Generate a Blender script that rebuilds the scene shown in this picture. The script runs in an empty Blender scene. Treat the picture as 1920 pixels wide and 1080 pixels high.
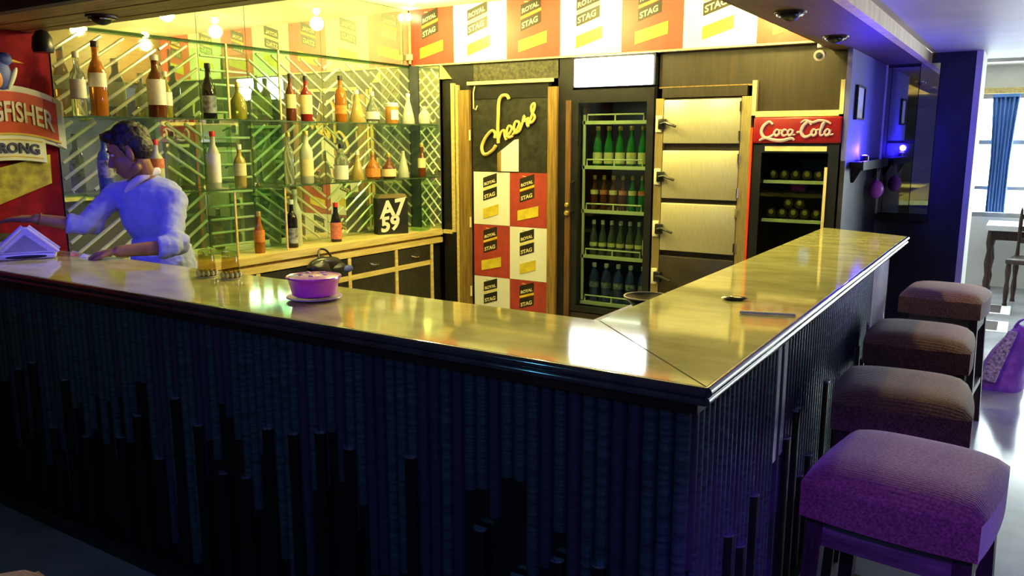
import bpy, bmesh, math, random
from mathutils import Vector, Matrix, Euler, noise

random.seed(7)
R = math.radians
SC = bpy.context.scene
COL = SC.collection

# ------------------------------------------------------------------ camera
cam_d = bpy.data.cameras.new('camera'); cam = bpy.data.objects.new('camera', cam_d); COL.objects.link(cam)
cam_d.sensor_fit = 'HORIZONTAL'; cam_d.sensor_width = 36.0
cam_d.lens = 1519.0 / 1920.0 * 36.0
cam_d.clip_start = 0.02; cam_d.clip_end = 200
cam.location = (0, 0, 1.62)
cam.rotation_euler = Euler((R(90 - 10.32), 0, R(32.4)), 'XYZ')
SC.camera = cam

# ------------------------------------------------------------------ world (overcast daylight outside the windows)
W = bpy.data.worlds.new('daylight'); SC.world = W; W.use_nodes = True
bg = W.node_tree.nodes['Background']
bg.inputs['Color'].default_value = (0.86, 0.95, 1.0, 1); bg.inputs['Strength'].default_value = 26.0

# ------------------------------------------------------------------ colour management
SC.view_settings.view_transform = 'Standard'
SC.view_settings.look = 'None'
SC.view_settings.gamma = 1.0
SC.view_settings.use_curve_mapping = False
SC.view_settings.exposure = 0.0
SC.cycles.use_denoising = True
SC.cycles.max_bounces = 10
SC.cycles.transparent_max_bounces = 16
SC.cycles.sample_clamp_indirect = 6.0
SC.cycles.caustics_reflective = False
SC.cycles.caustics_refractive = False

WARM = (1.0, 0.88, 0.24)
BLUE = (0.06, 0.04, 1.0)
VIOLET = (0.30, 0.05, 1.0)

def lamp(name, kind, loc, energy, color, aim=None, size=0.1, spot=60, blend=0.6, size_y=None):
    d = bpy.data.lights.new(name, kind); d.energy = energy; d.color = color
    if kind == 'AREA':
        d.size = size
        if size_y: d.shape = 'RECTANGLE'; d.size_y = size_y
    else:
        d.shadow_soft_size = size
    if kind == 'SPOT':
        d.spot_size = R(spot); d.spot_blend = blend
    o = bpy.data.objects.new(name, d); COL.objects.link(o); o.location = loc
    if aim:
        o.rotation_euler = (Vector(aim) - Vector(loc)).to_track_quat('-Z', 'Y').to_euler()
    return o

# blue and violet party spots hanging from the low ceiling of the guest side; the wash is an added floating lamp
lamp('blue_spot_bartender', 'SPOT', (-2.55, 0.75, 2.12), 125, BLUE, (-3.62, 2.2, 1.25), 0.05, 34)
lamp('violet_spot_stools', 'SPOT', (0.30, 0.2, 2.12), 170, (0.22, 0.02, 1.0), (-0.15, 1.95, 0.5), 0.06, 30)
lamp('violet_spot_aisle', 'SPOT', (0.9, 4.6, 2.15), 55, VIOLET, (0.10, 5.8, 0.0), 0.06, 50)
lamp('blue_spot_counter', 'SPOT', (0.35, -0.6, 2.12), 48, (0.10, 0.16, 1.0), (-1.0, 1.7, 0.4), 0.08, 60)
lamp('teal_spot_counter', 'SPOT', (-2.5, -0.9, 2.12), 27, (0.10, 0.5, 0.8), (-2.2, 1.7, 0.75), 0.08, 75)
lamp('violet_spot_bowl', 'SPOT', (-1.25, 0.1, 2.12), 30, (0.55, 0.10, 1.0), (-1.97, 1.885, 1.13), 0.03, 9)
lamp('added_violet_wash', 'SPOT', (1.6, 4.0, 0.9), 110, (0.45, 0.32, 1.0), (0.1, 4.2, 2.22), 0.2, 100)  # added unseen lamp floating in the aisle, tints the ceiling violet
# warm bulbs of the bar ceiling, the last two added for their light (their glass is built with the ceiling lights below)
BULBS = [(-3.80, 4.66), (-2.75, 4.55), (-1.42, 4.80), (-3.25, 3.75), (-1.95, 3.85)]
BULB_W = [66, 56, 66, 50, 50]
for (x, y), w in zip(BULBS, BULB_W):
    lamp('warm_bulb', 'POINT', (x, y, 2.50), w, WARM, size=0.05)
# daylight enters by the far windows: a portal guides the sampling of the sky
pd = bpy.data.lights.new('window_portal', 'AREA'); pd.shape = 'RECTANGLE'; pd.size = 5.9; pd.size_y = 1.5
pd.cycles.is_portal = True
po = bpy.data.objects.new('window_portal', pd); COL.objects.link(po); po.location = (2.05, 10.62, 1.45); po.rotation_euler = (R(-90), 0, 0)

# ------------------------------------------------------------------ materials
MATS = {}
def mat(name, col=(.5, .5, .5), rough=.5, metal=0.0, var=0.12, scale=8.0, bump=0.0, trans=0.0, ior=1.45, emit=0.0,
        emit_col=None, alpha=1.0, coat=0.0, stretch=None, col2=None, detail=4.0, spec=0.5, sheen=0.0):
    if name in MATS: return MATS[name]
    m = bpy.data.materials.new(name); m.use_nodes = True; MATS[name] = m
    nt = m.node_tree; N = nt.nodes; L = nt.links
    p = N['Principled BSDF']
    tc = N.new('ShaderNodeTexCoord'); mp = N.new('ShaderNodeMapping'); nz = N.new('ShaderNodeTexNoise')
    L.new(tc.outputs['Object'], mp.inputs['Vector']); L.new(mp.outputs['Vector'], nz.inputs['Vector'])
    if stretch: mp.inputs['Scale'].default_value = stretch
    nz.inputs['Scale'].default_value = scale; nz.inputs['Detail'].default_value = detail
    cr = N.new('ShaderNodeValToRGB')
    c2 = col2 if col2 else tuple(max(0, c * (1 - 2 * var)) for c in col)
    c1 = col if col2 else tuple(min(1, c * (1 + var)) for c in col)
    cr.color_ramp.elements[0].position = .32; cr.color_ramp.elements[1].position = .68
    cr.color_ramp.elements[0].color = (*c2, 1); cr.color_ramp.elements[1].color = (*c1, 1)
    L.new(nz.outputs['Fac'], cr.inputs['Fac']); L.new(cr.outputs['Color'], p.inputs['Base Color'])
    p.inputs['Roughness'].default_value = rough; p.inputs['Metallic'].default_value = metal
    p.inputs['Transmission Weight'].default_value = trans; p.inputs['IOR'].default_value = ior
    p.inputs['Alpha'].default_value = alpha; p.inputs['Coat Weight'].default_value = coat
    p.inputs['Specular IOR Level'].default_value = spec
    if sheen: p.inputs['Sheen Weight'].default_value = sheen
    if bump:
        bp = N.new('ShaderNodeBump'); bp.inputs['Strength'].default_value = bump; bp.inputs['Distance'].default_value = .01
        L.new(nz.outputs['Fac'], bp.inputs['Height']); L.new(bp.outputs['Normal'], p.inputs['Normal'])
    if emit:
        p.inputs['Emission Color'].default_value = (*(emit_col or col), 1); p.inputs['Emission Strength'].default_value = emit
    return m

M = mat
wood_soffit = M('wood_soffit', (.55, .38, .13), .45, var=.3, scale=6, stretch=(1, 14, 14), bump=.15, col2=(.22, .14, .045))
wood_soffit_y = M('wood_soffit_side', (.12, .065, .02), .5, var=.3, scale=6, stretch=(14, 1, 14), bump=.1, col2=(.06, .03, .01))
wood_dark = M('wood_dark', (.028, .016, .006), .5, scale=5, stretch=(9, 9, .6), col2=(.012, .007, .003), bump=.1)
wood_post = M('wood_post', (.33, .20, .05), .45, scale=5, stretch=(12, 12, .8), col2=(.16, .09, .02), bump=.1)
wood_brown = M('wood_brown', (.16, .075, .03), .45, scale=5, stretch=(12, 12, .8), col2=(.07, .03, .012))
cream_trim = M('cream_trim', (.80, .66, .32), .45, scale=5, stretch=(3, 3, 1), var=.1)
yellow_wood = M('yellow_wood', (.78, .62, .24), .4, scale=4, stretch=(10, 1, 10), col2=(.55, .40, .12))
white_paint = M('white_paint', (.78, .76, .70), .6, scale=3, var=.05)
ceil_cream = M('ceiling_cream', (.80, .76, .62), .7, scale=2, var=.06)
ceil_violet = M('ceiling_grey', (.42, .40, .42), .55, scale=1.5, var=.12, bump=.03)
ceil_dark = M('ceiling_dark', (.05, .05, .07), .6, scale=1.5, var=.12)
red_wall = M('red_wall', (.24, .004, .020), .7, scale=20, var=.15, bump=.05, spec=.15)
dark_wall = M('dark_wall', (.018, .018, .035), .5, scale=6, var=.3)
dull_wall = M('dull_wall', (.10, .09, .10), .8, scale=3, var=.2)
blue_wall = M('blue_lit_wall', (.14, .14, .45), .7, scale=3, var=.08)  # pale wall with the blue lamp light put into its colour
floor_m = M('floor_tile', (.30, .31, .33), .16, scale=2.2, var=.2, bump=.01)
black_panel = M('black_panel', (.010, .009, .009), .35, scale=20, var=.3)
black_door = M('black_door', (.022, .022, .016), .4, scale=30, var=.3, bump=.05)
olive_panel = M('olive_panel', (.05, .045, .02), .5, scale=40, var=.35)
chrome = M('chrome', (.8, .8, .82), .12, 1.0, var=.03, scale=4)
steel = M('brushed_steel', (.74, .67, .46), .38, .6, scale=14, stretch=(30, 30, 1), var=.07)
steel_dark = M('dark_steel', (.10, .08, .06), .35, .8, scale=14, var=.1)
mirror = M('mirror_glass', (.62, .68, .50), .015, .86, var=.06, scale=3)
mirror_dim = M('mirror_smoked', (.45, .50, .55), .03, 1.0, var=.02, scale=3)
strip_glass = M('bevelled_strip', (.80, .82, .62), .12, .35, var=.06, scale=9, coat=.6)
def pane_mat(name, tint, refl=1.0, rough=.02):
    """thin sheet glass: lets light straight through with its tint and mirrors by Fresnel"""
    m = bpy.data.materials.new(name); m.use_nodes = True; MATS[name] = m
    nt = m.node_tree; N = nt.nodes; L = nt.links; N.remove(N['Principled BSDF'])
    out = N['Material Output']; tr = N.new('ShaderNodeBsdfTransparent'); gl = N.new('ShaderNodeBsdfGlossy'); mx = N.new('ShaderNodeMixShader')
    fr = N.new('ShaderNodeFresnel'); fr.inputs['IOR'].default_value = 1.45
    nz = N.new('ShaderNodeTexNoise'); nz.inputs['Scale'].default_value = 3.0
    mc = N.new('ShaderNodeMix'); mc.data_type = 'RGBA'; mc.inputs['A'].default_value = (*tint, 1); mc.inputs['B'].default_value = (*[c * .94 for c in tint], 1)
    L.new(nz.outputs['Fac'], mc.inputs['Factor']); L.new(mc.outputs['Result'], tr.inputs['Color'])
    gl.inputs['Roughness'].default_value = rough; mu = N.new('ShaderNodeMath'); mu.operation = 'MULTIPLY'; mu.inputs[1].default_value = refl
    ge = N.new('ShaderNodeNewGeometry'); su = N.new('ShaderNodeMath'); su.operation = 'SUBTRACT'; su.inputs[0].default_value = 1.0; L.new(ge.outputs['Backfacing'], su.inputs[1])
    m2 = N.new('ShaderNodeMath'); m2.operation = 'MULTIPLY'; L.new(su.outputs['Value'], m2.inputs[1]); L.new(mu.outputs['Value'], m2.inputs[0])   # the back face of a thin sheet adds no second mirror
    L.new(fr.outputs['Fac'], mu.inputs[0]); L.new(m2.outputs['Value'], mx.inputs['Fac'])
    L.new(tr.outputs['BSDF'], mx.inputs[1]); L.new(gl.outputs['BSDF'], mx.inputs[2]); L.new(mx.outputs['Shader'], out.inputs['Surface'])
    return m
glass = pane_mat('clear_glass', (.95, .98, .96))
glass_green = pane_mat('shelf_glass', (.72, .90, .76))
glass_smoke = M('dark_glass', (.05, .06, .07), .05, var=.1, spec=.6)
stone = M('polished_stone', (.74, .69, .27), .075, scale=6, stretch=(1, 2.2, 1), col2=(.50, .46, .16), detail=9, spec=.6, coat=.2)
stone_edge = M('dark_moulding', (.06, .05, .055), .12, scale=12, var=.2, spec=.8, coat=1.0)
pipe_m = M('teal_pipe', (.09, .14, .15), .38, .35, scale=10, stretch=(1, 1, 5), col2=(.03, .045, .055))
pipe_v = M('violet_pipe', (.08, .065, .11), .38, .35, scale=10, stretch=(1, 1, 5), col2=(.05, .04, .07))
post_m = M('black_post', (.006, .005, .006), .3, scale=20, var=.3)
cap_m = M('post_cap', (.35, .35, .5), .25, .8, scale=20, var=.1)
fabric = M('seat_fabric', (.20, .09, .075), .9, scale=160, var=.3, bump=.35, sheen=.3)
leg_m = M('stool_wood', (.035, .022, .02), .45, scale=6, stretch=(10, 10, 1), var=.3)
apron_m = M('stool_apron', (.12, .09, .08), .5, scale=6, stretch=(1, 10, 10), var=.3)
poster_white = M('poster_white', (.86, .84, .74), .5, scale=3, var=.02)
poster_red = M('poster_red', (.40, .05, .035), .45, scale=12, var=.1)
ink_black = M('ink_black', (.02, .014, .006), .5, scale=12, var=.2)
ink_gold = M('ink_gold', (.80, .62, .05), .4, scale=10, var=.15)
ink_cream = M('ink_cream', (.85, .75, .40), .5, scale=10, var=.05)
gold_tube = M('gold_lettering', (.72, .55, .16), .4, scale=10, var=.12)
white_plastic = M('white_plastic', (.82, .80, .76), .35, scale=6, var=.03)
cream_wire = M('shelf_wire', (.85, .80, .55), .35, scale=6, var=.04)
lit_panel = M('lit_header', (1, 1, 1), .4, emit=26, emit_col=(.93, .96, 1.0), var=.0)
bulb_m = M('bulb_glow', (1, .9, .6), .4, emit=60, emit_col=(1, .90, .45), var=.0)
lamp_black = M('lamp_black', (.012, .012, .014), .3, scale=10, var=.2)
cola_red = M('cola_red', (.26, .006, .014), .35, scale=8, var=.06)
cola_white = M('cola_white', (.62, .46, .50), .4, scale=8, var=.04)
red_glow_edge = M('red_glow_edge', (.75, .08, .02), .4, scale=8, var=.05)
skin = M('skin', (.30, .145, .065), .5, scale=14, var=.12, bump=.03)
shirt = M('shirt', (.31, .35, .64), .8, scale=30, var=.05, bump=.08)
shirt_trim = M('shirt_collar', (.70, .68, .70), .8, scale=30, var=.05)
hair = M('hair', (.012, .009, .007), .5, scale=90, stretch=(1, 1, 1), var=.3, bump=.5)
trouser = M('trousers', (.03, .03, .04), .8, scale=30, var=.2)
eye_w = M('eye_white', (.6, .58, .55), .3, var=.03)
eye_d = M('eye_dark', (.012, .008, .006), .2, var=.1)
lip_m = M('lips', (.22, .09, .06), .5, var=.1)
napkin_box = M('napkin_box', (.70, .68, .75), .35, scale=6, var=.04)
paper = M('paper', (.85, .83, .75), .7, scale=6, var=.03)
purple_pl = M('purple_plastic', (.75, .08, .85), .2, scale=4, var=.06, trans=.15, coat=.5)
plate_m = M('violet_plate', (.45, .30, .60), .2, scale=4, var=.05)
bag_m = M('violet_bag', (.42, .16, .70), .45, scale=16, col2=(.25, .06, .50), bump=.4)
bag_print = M('bag_print', (.75, .65, .75), .5, scale=60, col2=(.10, .06, .16))
curtain = M('blue_curtain', (.12, .26, .62), .8, scale=3, var=.12, stretch=(6, 6, .6))
cloth_w = M('table_cloth', (.80, .80, .78), .8, scale=8, var=.05)
furn = M('dark_furniture', (.045, .022, .012), .35, scale=8, var=.3, stretch=(6, 6, 1))
green_tube = M('green_tube', (.1, 1, .2), .4, emit=9, emit_col=(.10, 1.0, .12), var=.0)

def stripes_bump(m, axis_scale):
    """fine woven rows on top of a fabric"""
    nt = m.node_tree; N = nt.nodes; L = nt.links; p = N['Principled BSDF']
    wv = N.new('ShaderNodeTexWave'); wv.wave_type = 'BANDS'; wv.bands_direction = 'Y'; wv.inputs['Scale'].default_value = axis_scale
    tc = N.new('ShaderNodeTexCoord'); L.new(tc.outputs['Object'], wv.inputs['Vector'])
    bp = N.new('ShaderNodeBump'); bp.inputs['Strength'].default_value = .3; bp.inputs['Distance'].default_value = .003
    L.new(wv.outputs['Fac'], bp.inputs['Height']); L.new(bp.outputs['Normal'], p.inputs['Normal'])
stripes_bump(fabric, 34)

# ------------------------------------------------------------------ mesh helpers
class B:
    def __init__(s): s.v = []; s.f = []
    def add(s, vs, fs):
        o = len(s.v); s.v += [tuple(x) for x in vs]; s.f += [tuple(i + o for i in f) for f in fs]; return s
    def box(s, a, b):
        x0, y0, z0 = a; x1, y1, z1 = b
        return s.add([(x0, y0, z0), (x1, y0, z0), (x1, y1, z0), (x0, y1, z0), (x0, y0, z1), (x1, y0, z1), (x1, y1, z1), (x0, y1, z1)],
                     [(0, 3, 2, 1), (4, 5, 6, 7), (0, 1, 5, 4), (1, 2, 6, 5), (2, 3, 7, 6), (3, 0, 4, 7)])
    def cbox(s, c, d): return s.box([c[i] - d[i] / 2 for i in range(3)], [c[i] + d[i] / 2 for i in range(3)])
    def prism(s, pts, z0, z1):
        n = len(pts)
        return s.add([(x, y, z0) for x, y in pts] + [(x, y, z1) for x, y in pts],
                     [tuple(range(n - 1, -1, -1)), tuple(range(n, 2 * n))] + [(i, (i + 1) % n, n + (i + 1) % n, n + i) for i in range(n)])
    def slab(s, pts, y0, y1):
        """outline in the XZ plane given a depth along Y"""
        n = len(pts)
        return s.add([(x, y0, z) for x, z in pts] + [(x, y1, z) for x, z in pts],
                     [tuple(range(n)), tuple(range(2 * n - 1, n - 1, -1))] + [((i + 1) % n, i, n + i, n + (i + 1) % n) for i in range(n)])
    def lathe(s, prof, n=16, c=(0, 0, 0), ax=None):
        """prof: (radius, height) from bottom to top"""
        vs = []; k = len(prof)
        for r, z in prof:
            for i in range(n):
                a = 2 * math.pi * i / n; vs.append((r * math.cos(a), r * math.sin(a), z))
        fs = []
        for j in range(k - 1):
            for i in range(n):
                fs.append((j * n + i, j * n + (i + 1) % n, (j + 1) * n + (i + 1) % n, (j + 1) * n + i))
        if prof[0][0] > 1e-6: fs.append(tuple(range(n - 1, -1, -1)))
        if prof[-1][0] > 1e-6: fs.append(tuple(range((k - 1) * n, k * n)))
        if ax is not None:
            q = Vector((0, 0, 1)).rotation_difference(Vector(ax).normalized())
            vs = [q @ Vector(v) for v in vs]
        return s.add([(v[0] + c[0], v[1] + c[1], v[2] + c[2]) for v in vs], fs)
    def cyl(s, p0, p1, r0, r1=None, n=10):
        p0 = Vector(p0); p1 = Vector(p1); r1 = r0 if r1 is None else r1
        return s.lathe([(r0, 0), (r1, (p1 - p0).length)], n, p0, p1 - p0)
    def capsule(s, p0, p1, r0, r1, n=14):
        p0 = Vector(p0); p1 = Vector(p1); d = (p1 - p0).length
        pr = []
        for i in range(5): a = -math.pi / 2 + math.pi / 2 * i / 5; pr.append((max(r0 * math.cos(a), 1e-4), r0 * math.sin(a)))
        pr += [(r0, 0), (r1, d)]
        for i in range(1, 6): a = math.pi / 2 * i / 5; pr.append((max(r1 * math.cos(a), 1e-4), d + r1 * math.sin(a)))
        ax = (p1 - p0) if d > 1e-6 else Vector((0, 0, 1))
        return s.lathe(pr, n, p0, ax)
    def ell(s, c, r, rot=None, n=16, m=10):
        vs = []; c = Vector(c)
        for j in range(m + 1):
            t = -math.pi / 2 + math.pi * j / m
            rr = max(math.cos(t), 1e-3)
            for i in range(n):
                a = 2 * math.pi * i / n
                p = Vector((r[0] * rr * math.cos(a), r[1] * rr * math.sin(a), r[2] * math.sin(t)))
                if rot is not None: p = rot @ p
                vs.append(p + c)
        fs = [(j * n + i, j * n + (i + 1) % n, (j + 1) * n + (i + 1) % n, (j + 1) * n + i) for j in range(m) for i in range(n)]
        fs += [tuple(range(n - 1, -1, -1)), tuple(range(m * n, m * n + n))]
        return s.add(vs, fs)
    def tube(s, pts, r, n=8):
        pts = [Vector(p) for p in pts]; k = len(pts); vs = []; up = None
        for i, p in enumerate(pts):
            t = (pts[min(i + 1, k - 1)] - pts[max(i - 1, 0)]).normalized()
            if up is None: up = t.orthogonal().normalized()
            up = (up - t * up.dot(t)).normalized(); w = t.cross(up)
            rr = r[i] if isinstance(r, (list, tuple)) else r
            for j in range(n):
                a = 2 * math.pi * j / n; vs.append(p + (up * math.cos(a) + w * math.sin(a)) * rr)
        fs = [(i * n + j, i * n + (j + 1) % n, (i + 1) * n + (j + 1) % n, (i + 1) * n + j) for i in range(k - 1) for j in range(n)]
        fs += [tuple(range(n - 1, -1, -1)), tuple(range((k - 1) * n, k * n))]
        return s.add(vs, fs)
    def rbox(s, c, d, r=.01, seg=2):
        bm = bmesh.new(); bmesh.ops.create_cube(bm, size=1)
        bmesh.ops.scale(bm, vec=d, verts=bm.verts); bmesh.ops.bevel(bm, geom=list(bm.edges), offset=r, segments=seg, profile=.5, affect='EDGES')
        bm.verts.index_update()
        s.add([(v.co.x + c[0], v.co.y + c[1], v.co.z + c[2]) for v in bm.verts], [[v.index for v in f.verts] for f in bm.faces]); bm.free()
        return s
    def xf(s, mtx): s.v = [tuple(mtx @ Vector(v)) for v in s.v]; return s
    def mesh(s, name, m, smooth=False):
        me = bpy.data.meshes.new(name); me.from_pydata(s.v, [], s.f); me.update()
        bm = bmesh.new(); bm.from_mesh(me); bmesh.ops.recalc_face_normals(bm, faces=bm.faces); bm.to_mesh(me); bm.free()
        me.materials.append(m)
        if smooth:
            me.shade_smooth()
            try: me.set_sharp_from_angle(angle=R(40))
            except Exception: pass
        return me

LOC = {}
def thing(name, label, cat, loc=(0, 0, 0), rz=0.0, group=None, kind=None):
    o = bpy.data.objects.new(name, None); COL.objects.link(o); o.empty_display_size = .05
    o.location = loc; o.rotation_euler = (0, 0, rz); LOC[o.name] = Vector(loc)
    o['label'] = label; o['category'] = cat
    if group: o['group'] = group
    if kind: o['kind'] = kind
    return o
def link(name, me, parent=None, loc=(0, 0, 0), rot=(0, 0, 0), scale=(1, 1, 1), label=None):
    o = bpy.data.objects.new(name, me); COL.objects.link(o); o.parent = parent
    o.location = loc; o.rotation_euler = rot; o.scale = scale
    LOC[o.name] = LOC.get(parent.name, Vector()) if parent else Vector(loc)
    if label: o['label'] = label
    return o
def part(name, b, m, parent, smooth=False, world=False, label=None):
    """world=True: the mesh was written in world coordinates and is moved into the parent's (unrotated) frame"""
    if world:
        d = LOC[parent.name]; b.v = [(x - d.x, y - d.y, z - d.z) for x, y, z in b.v]
    return link(name, b.mesh(name, m, smooth), parent, label=label)
def single(name, b, m, label, cat, loc=(0, 0, 0), rz=0.0, group=None, smooth=False, world=False):
    if world: b.v = [(x - loc[0], y - loc[1], z - loc[2]) for x, y, z in b.v]
    o = link(name, b.mesh(name, m, smooth), None, loc, (0, 0, rz)); o['label'] = label; o['category'] = cat
    if group: o['group'] = group
    return o
def struct(name, b, m, parent=None, smooth=False):
    o = link(name, b.mesh(name, m, smooth), parent)
    if parent is None: o['kind'] = 'structure'
    return o
def dup(root, loc, rz=0.0, label=None, group=None):
    r = root.copy(); COL.objects.link(r); r.location = loc; r.rotation_euler = (0, 0, rz); LOC[r.name] = Vector(loc)
    if label: r['label'] = label
    if group: r['group'] = group
    for ch in list(root.children):
        c = ch.copy(); COL.objects.link(c); c.parent = r
        for g in ch.children:
            d = g.copy(); COL.objects.link(d); d.parent = c
    return r
ORD = ['leftmost', 'second from the left', 'third from the left', 'fourth from the left', 'fifth from the left', 'sixth from the left', 'seventh from the left', 'eighth from the left']

def text_b(txt, size, depth=.002, shear=0.0, align='LEFT', bold=0.0):
    """lettering standing in the XZ plane, facing -Y, lower left at the origin"""
    cu = bpy.data.curves.new('lettering', 'FONT'); cu.body = txt; cu.size = size; cu.extrude = depth; cu.align_x = align; cu.offset = bold
    cu.resolution_u = 3
    o = bpy.data.objects.new('lettering', cu); COL.objects.link(o)
    me = bpy.data.meshes.new_from_object(o)
    b = B(); b.v = [(v.co.x, -v.co.z, v.co.y + shear * v.co.x) for v in me.vertices]; b.f = [tuple(p.vertices) for p in me.polygons]
    bpy.data.objects.remove(o); bpy.data.curves.remove(cu); bpy.data.meshes.remove(me)
    return b
def spline(pts, sub=6):
    pts = [Vector(p) for p in pts]; out = []
    for i in range(len(pts) - 1):
        p0 = pts[max(i - 1, 0)]; p1 = pts[i]; p2 = pts[i + 1]; p3 = pts[min(i + 2, len(pts) - 1)]
        for k in range(sub):
            t = k / sub
            out.append(.5 * ((2 * p1) + (p2 - p0) * t + (2 * p0 - 5 * p1 + 4 * p2 - p3) * t * t + (3 * p1 - p0 - 3 * p2 + p3) * t ** 3))
    out.append(pts[-1]); return out

# ================================================================== THE SETTING
XL, YB = -4.26, 5.20          # mirror wall and front plane of the back wall
ZS = 2.15                     # underside of the wooden soffit
struct('floor', B().box((-6.5, -4.0, -.1), (7.0, 10.9, 0)), floor_m)
wl = struct('wall_left', B().box((XL - .2, -4.0, 0), (XL, 2.33, 2.7)), red_wall)
struct('wall_mirror_side', B().box((XL - .2, 2.33, 0), (XL - .012, 6.0, 2.75)), olive_panel)
wb = struct('wall_back', B().box((XL - .2, 5.95, 0), (-.975, 6.05, 2.75)), dark_wall)
struct('wall_behind_camera', B().box((-6.5, -4.1, 0), (7.0, -4.0, 2.7)), dull_wall)
struct('wall_right', B().box((6.9, -4.0, 0), (7.0, 10.9, 2.7)), dull_wall)
# bar ceiling (cream, high) and guest ceiling (low)
struct('ceiling_bar', B().box((XL - .2, 2.28, 2.63), (-1.07, 6.0, 2.73)), ceil_cream)
bm_c = B().box((-6.5, -4.0, 2.22), (7.0, 1.88, 2.3)).box((-.66, 1.88, 2.22), (7.0, 7.3, 2.3)).box((-6.5, 1.88, 2.22), (XL - .2, 10.9, 2.3))
struct('ceiling_guest', bm_c, ceil_violet)
struct('ceiling_far_room', B().box((-3.0, 7.3, 2.42), (7.0, 10.9, 2.5)).box((-3.0, 7.25, 2.2), (7.0, 7.3, 2.5)), white_paint)
struct('wall_far_left', B().box((-3.0, 7.0, 0), (-2.9, 10.9, 2.5)), white_paint)
# soffit over the counter: front run of planks and the right run
sf = struct('trim_1', B().box((XL - .2, 1.88, ZS + .012), (-1.07, 2.28, 2.63)), wood_soffit)
for i in range(5):
    y0 = 1.88 + i * .08
    link('plank', B().box((XL, y0 + .002, ZS - random.uniform(0, .004)), (-.70, y0 + .078, ZS + .014)).mesh('plank', wood_soffit), sf)
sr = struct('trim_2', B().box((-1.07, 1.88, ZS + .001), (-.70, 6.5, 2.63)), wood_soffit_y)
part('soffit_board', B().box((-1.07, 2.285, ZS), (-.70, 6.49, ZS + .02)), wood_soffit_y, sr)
struct('trim_3', B().box((-.70, 1.83, ZS - .005), (-.655, 6.49, 2.215)), cream_trim)
struct('trim_4', B().box((XL, 1.83, ZS - .005), (-.655, 1.878, 2.3)), ceil_dark)

# divider wall with the mirror panel beyond the counter's end
wd = struct('wall_divider', B().box((-1.02, 6.5, 0), (-.38, 6.95, 2.22)), dark_wall)
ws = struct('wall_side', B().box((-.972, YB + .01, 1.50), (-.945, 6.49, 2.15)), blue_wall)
struct('wall_side_lower', B().box((-.972, YB + .01, 0), (-.945, 6.49, 1.499)), dark_wall)
struct('trim_5', B().box((-.385, 6.49, 0), (-.345, 6.97, 2.22)), white_paint)
struct('trim_6', B().box((-.415, 7.05, 0), (-.36, 7.12, 2.42)), white_paint)

# far wall with windows
wf = struct('wall_far', B().box((-3.0, 10.5, 0), (7.0, 10.6, .78)).box((-3.0, 10.5, 2.12), (7.0, 10.6, 2.5)).box((-3.0, 10.5, .78), (-.90, 10.6, 2.12)).box((5.0, 10.5, .78), (7.0, 10.6, 2.12)), white_paint)
frame_w = M('window_frame', (.30, .28, .26), .5)
for i in range(4):
    x0 = -.90 + i * 1.475; x1 = x0 + 1.475
    w = struct('window_%d' % (i + 1), B().box((x0, 10.5, .78), (x0 + .05, 10.58, 2.12)).box((x1 - .05, 10.5, .78), (x1, 10.58, 2.12)).box((x0 + .05, 10.5, .78), (x1 - .05, 10.58, .83)).box((x0 + .05, 10.5, 2.07), (x1 - .05, 10.58, 2.12)), frame_w)
    part('muntin', B().box((x0 + .05, 10.51, 1.575), (x1 - .05, 10.57, 1.625)), frame_w, w)
    part('muntin', B().box((x0 + .05, 10.51, 1.08), (x1 - .05, 10.57, 1.12)), frame_w, w)
    part('pane', B().box((x0 + .05, 10.535, .83), (x1 - .05, 10.541, 2.07)), glass, w)
struct('trim_7', B().box((-3.0, 10.42, 2.12), (7.0, 10.498, 2.18)), yellow_wood)

# curtains in the far windows: folded cloth with real waves
def curtain_thing(x0, x1, label, gather=1.0):
    t = thing('curtain', label, 'curtain', ((x0 + x1) / 2, 10.40, 0), group='blue curtains in the far windows')
    n = 40; vs = []; fs = []
    for j, z in enumerate([2.10, 1.8, 1.4, 1.0, .84]):
        k = 1 - (1 - gather) * min(1, (2.10 - z) / .6)
        for i in range(n + 1):
            u = i / n - .5
            vs.append((u * (x1 - x0) * k, .022 * math.sin(u * 38) + .008 * math.sin(u * 17 + j), z))
    for j in range(4):
        for i in range(n):
            a = j * (n + 1) + i; fs.append((a, a + 1, a + n + 2, a + n + 1))
    b = B().add(vs, fs); me = b.mesh('cloth', curtain, True)
    o = link('cloth', me, t); sm = o.modifiers.new('thick', 'SOLIDIFY'); sm.thickness = .006
    part('heading_band', B().box((-(x1 - x0) / 2, -.03, 2.08), ((x1 - x0) / 2, .03, 2.115)), curtain, t)
    return t
curtain_thing(-.42, -.17, 'blue gathered curtain at the far window above the dark carved table', .72)

# ================================================================== BAR COUNTER
CT = 1.10
wt = thing('stone_worktop', 'polished tan stone worktop with dark double edge on the L-shaped bar', 'worktop', (-2.0, 1.85, CT - .04))
def wslab(pts): return part('slab', B().prism(pts, CT - .038, CT), stone, wt, world=True)
g = .0012
wslab([(XL, 1.635), (-.548, 1.635), (-1.033, 2.10), (XL, 2.10)])
wslab([(-.545 - .0, 1.635 + g * 3), (-.545, 4.20 - g), (-1.03, 4.20 - g), (-1.03, 2.10 + g * 3)])
wslab([(-.545, 4.20 + g), (-.545, 4.92), (-1.03, 5.16), (-1.03, 4.20 + g)])
def bead(name, run, z, r, off):
    """rounded moulding along the outer edge"""
    if run == 'front': b = B().cyl((XL, 1.635 - off, z), (-.545 + off, 1.635 - off, z), r, n=14)
    else: b = B().cyl((-.545 + off, 1.635 - off, z), (-.545 + off, 4.92, z), r, n=14)
    return part(name, b, stone_edge, wt, True, True)
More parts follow.
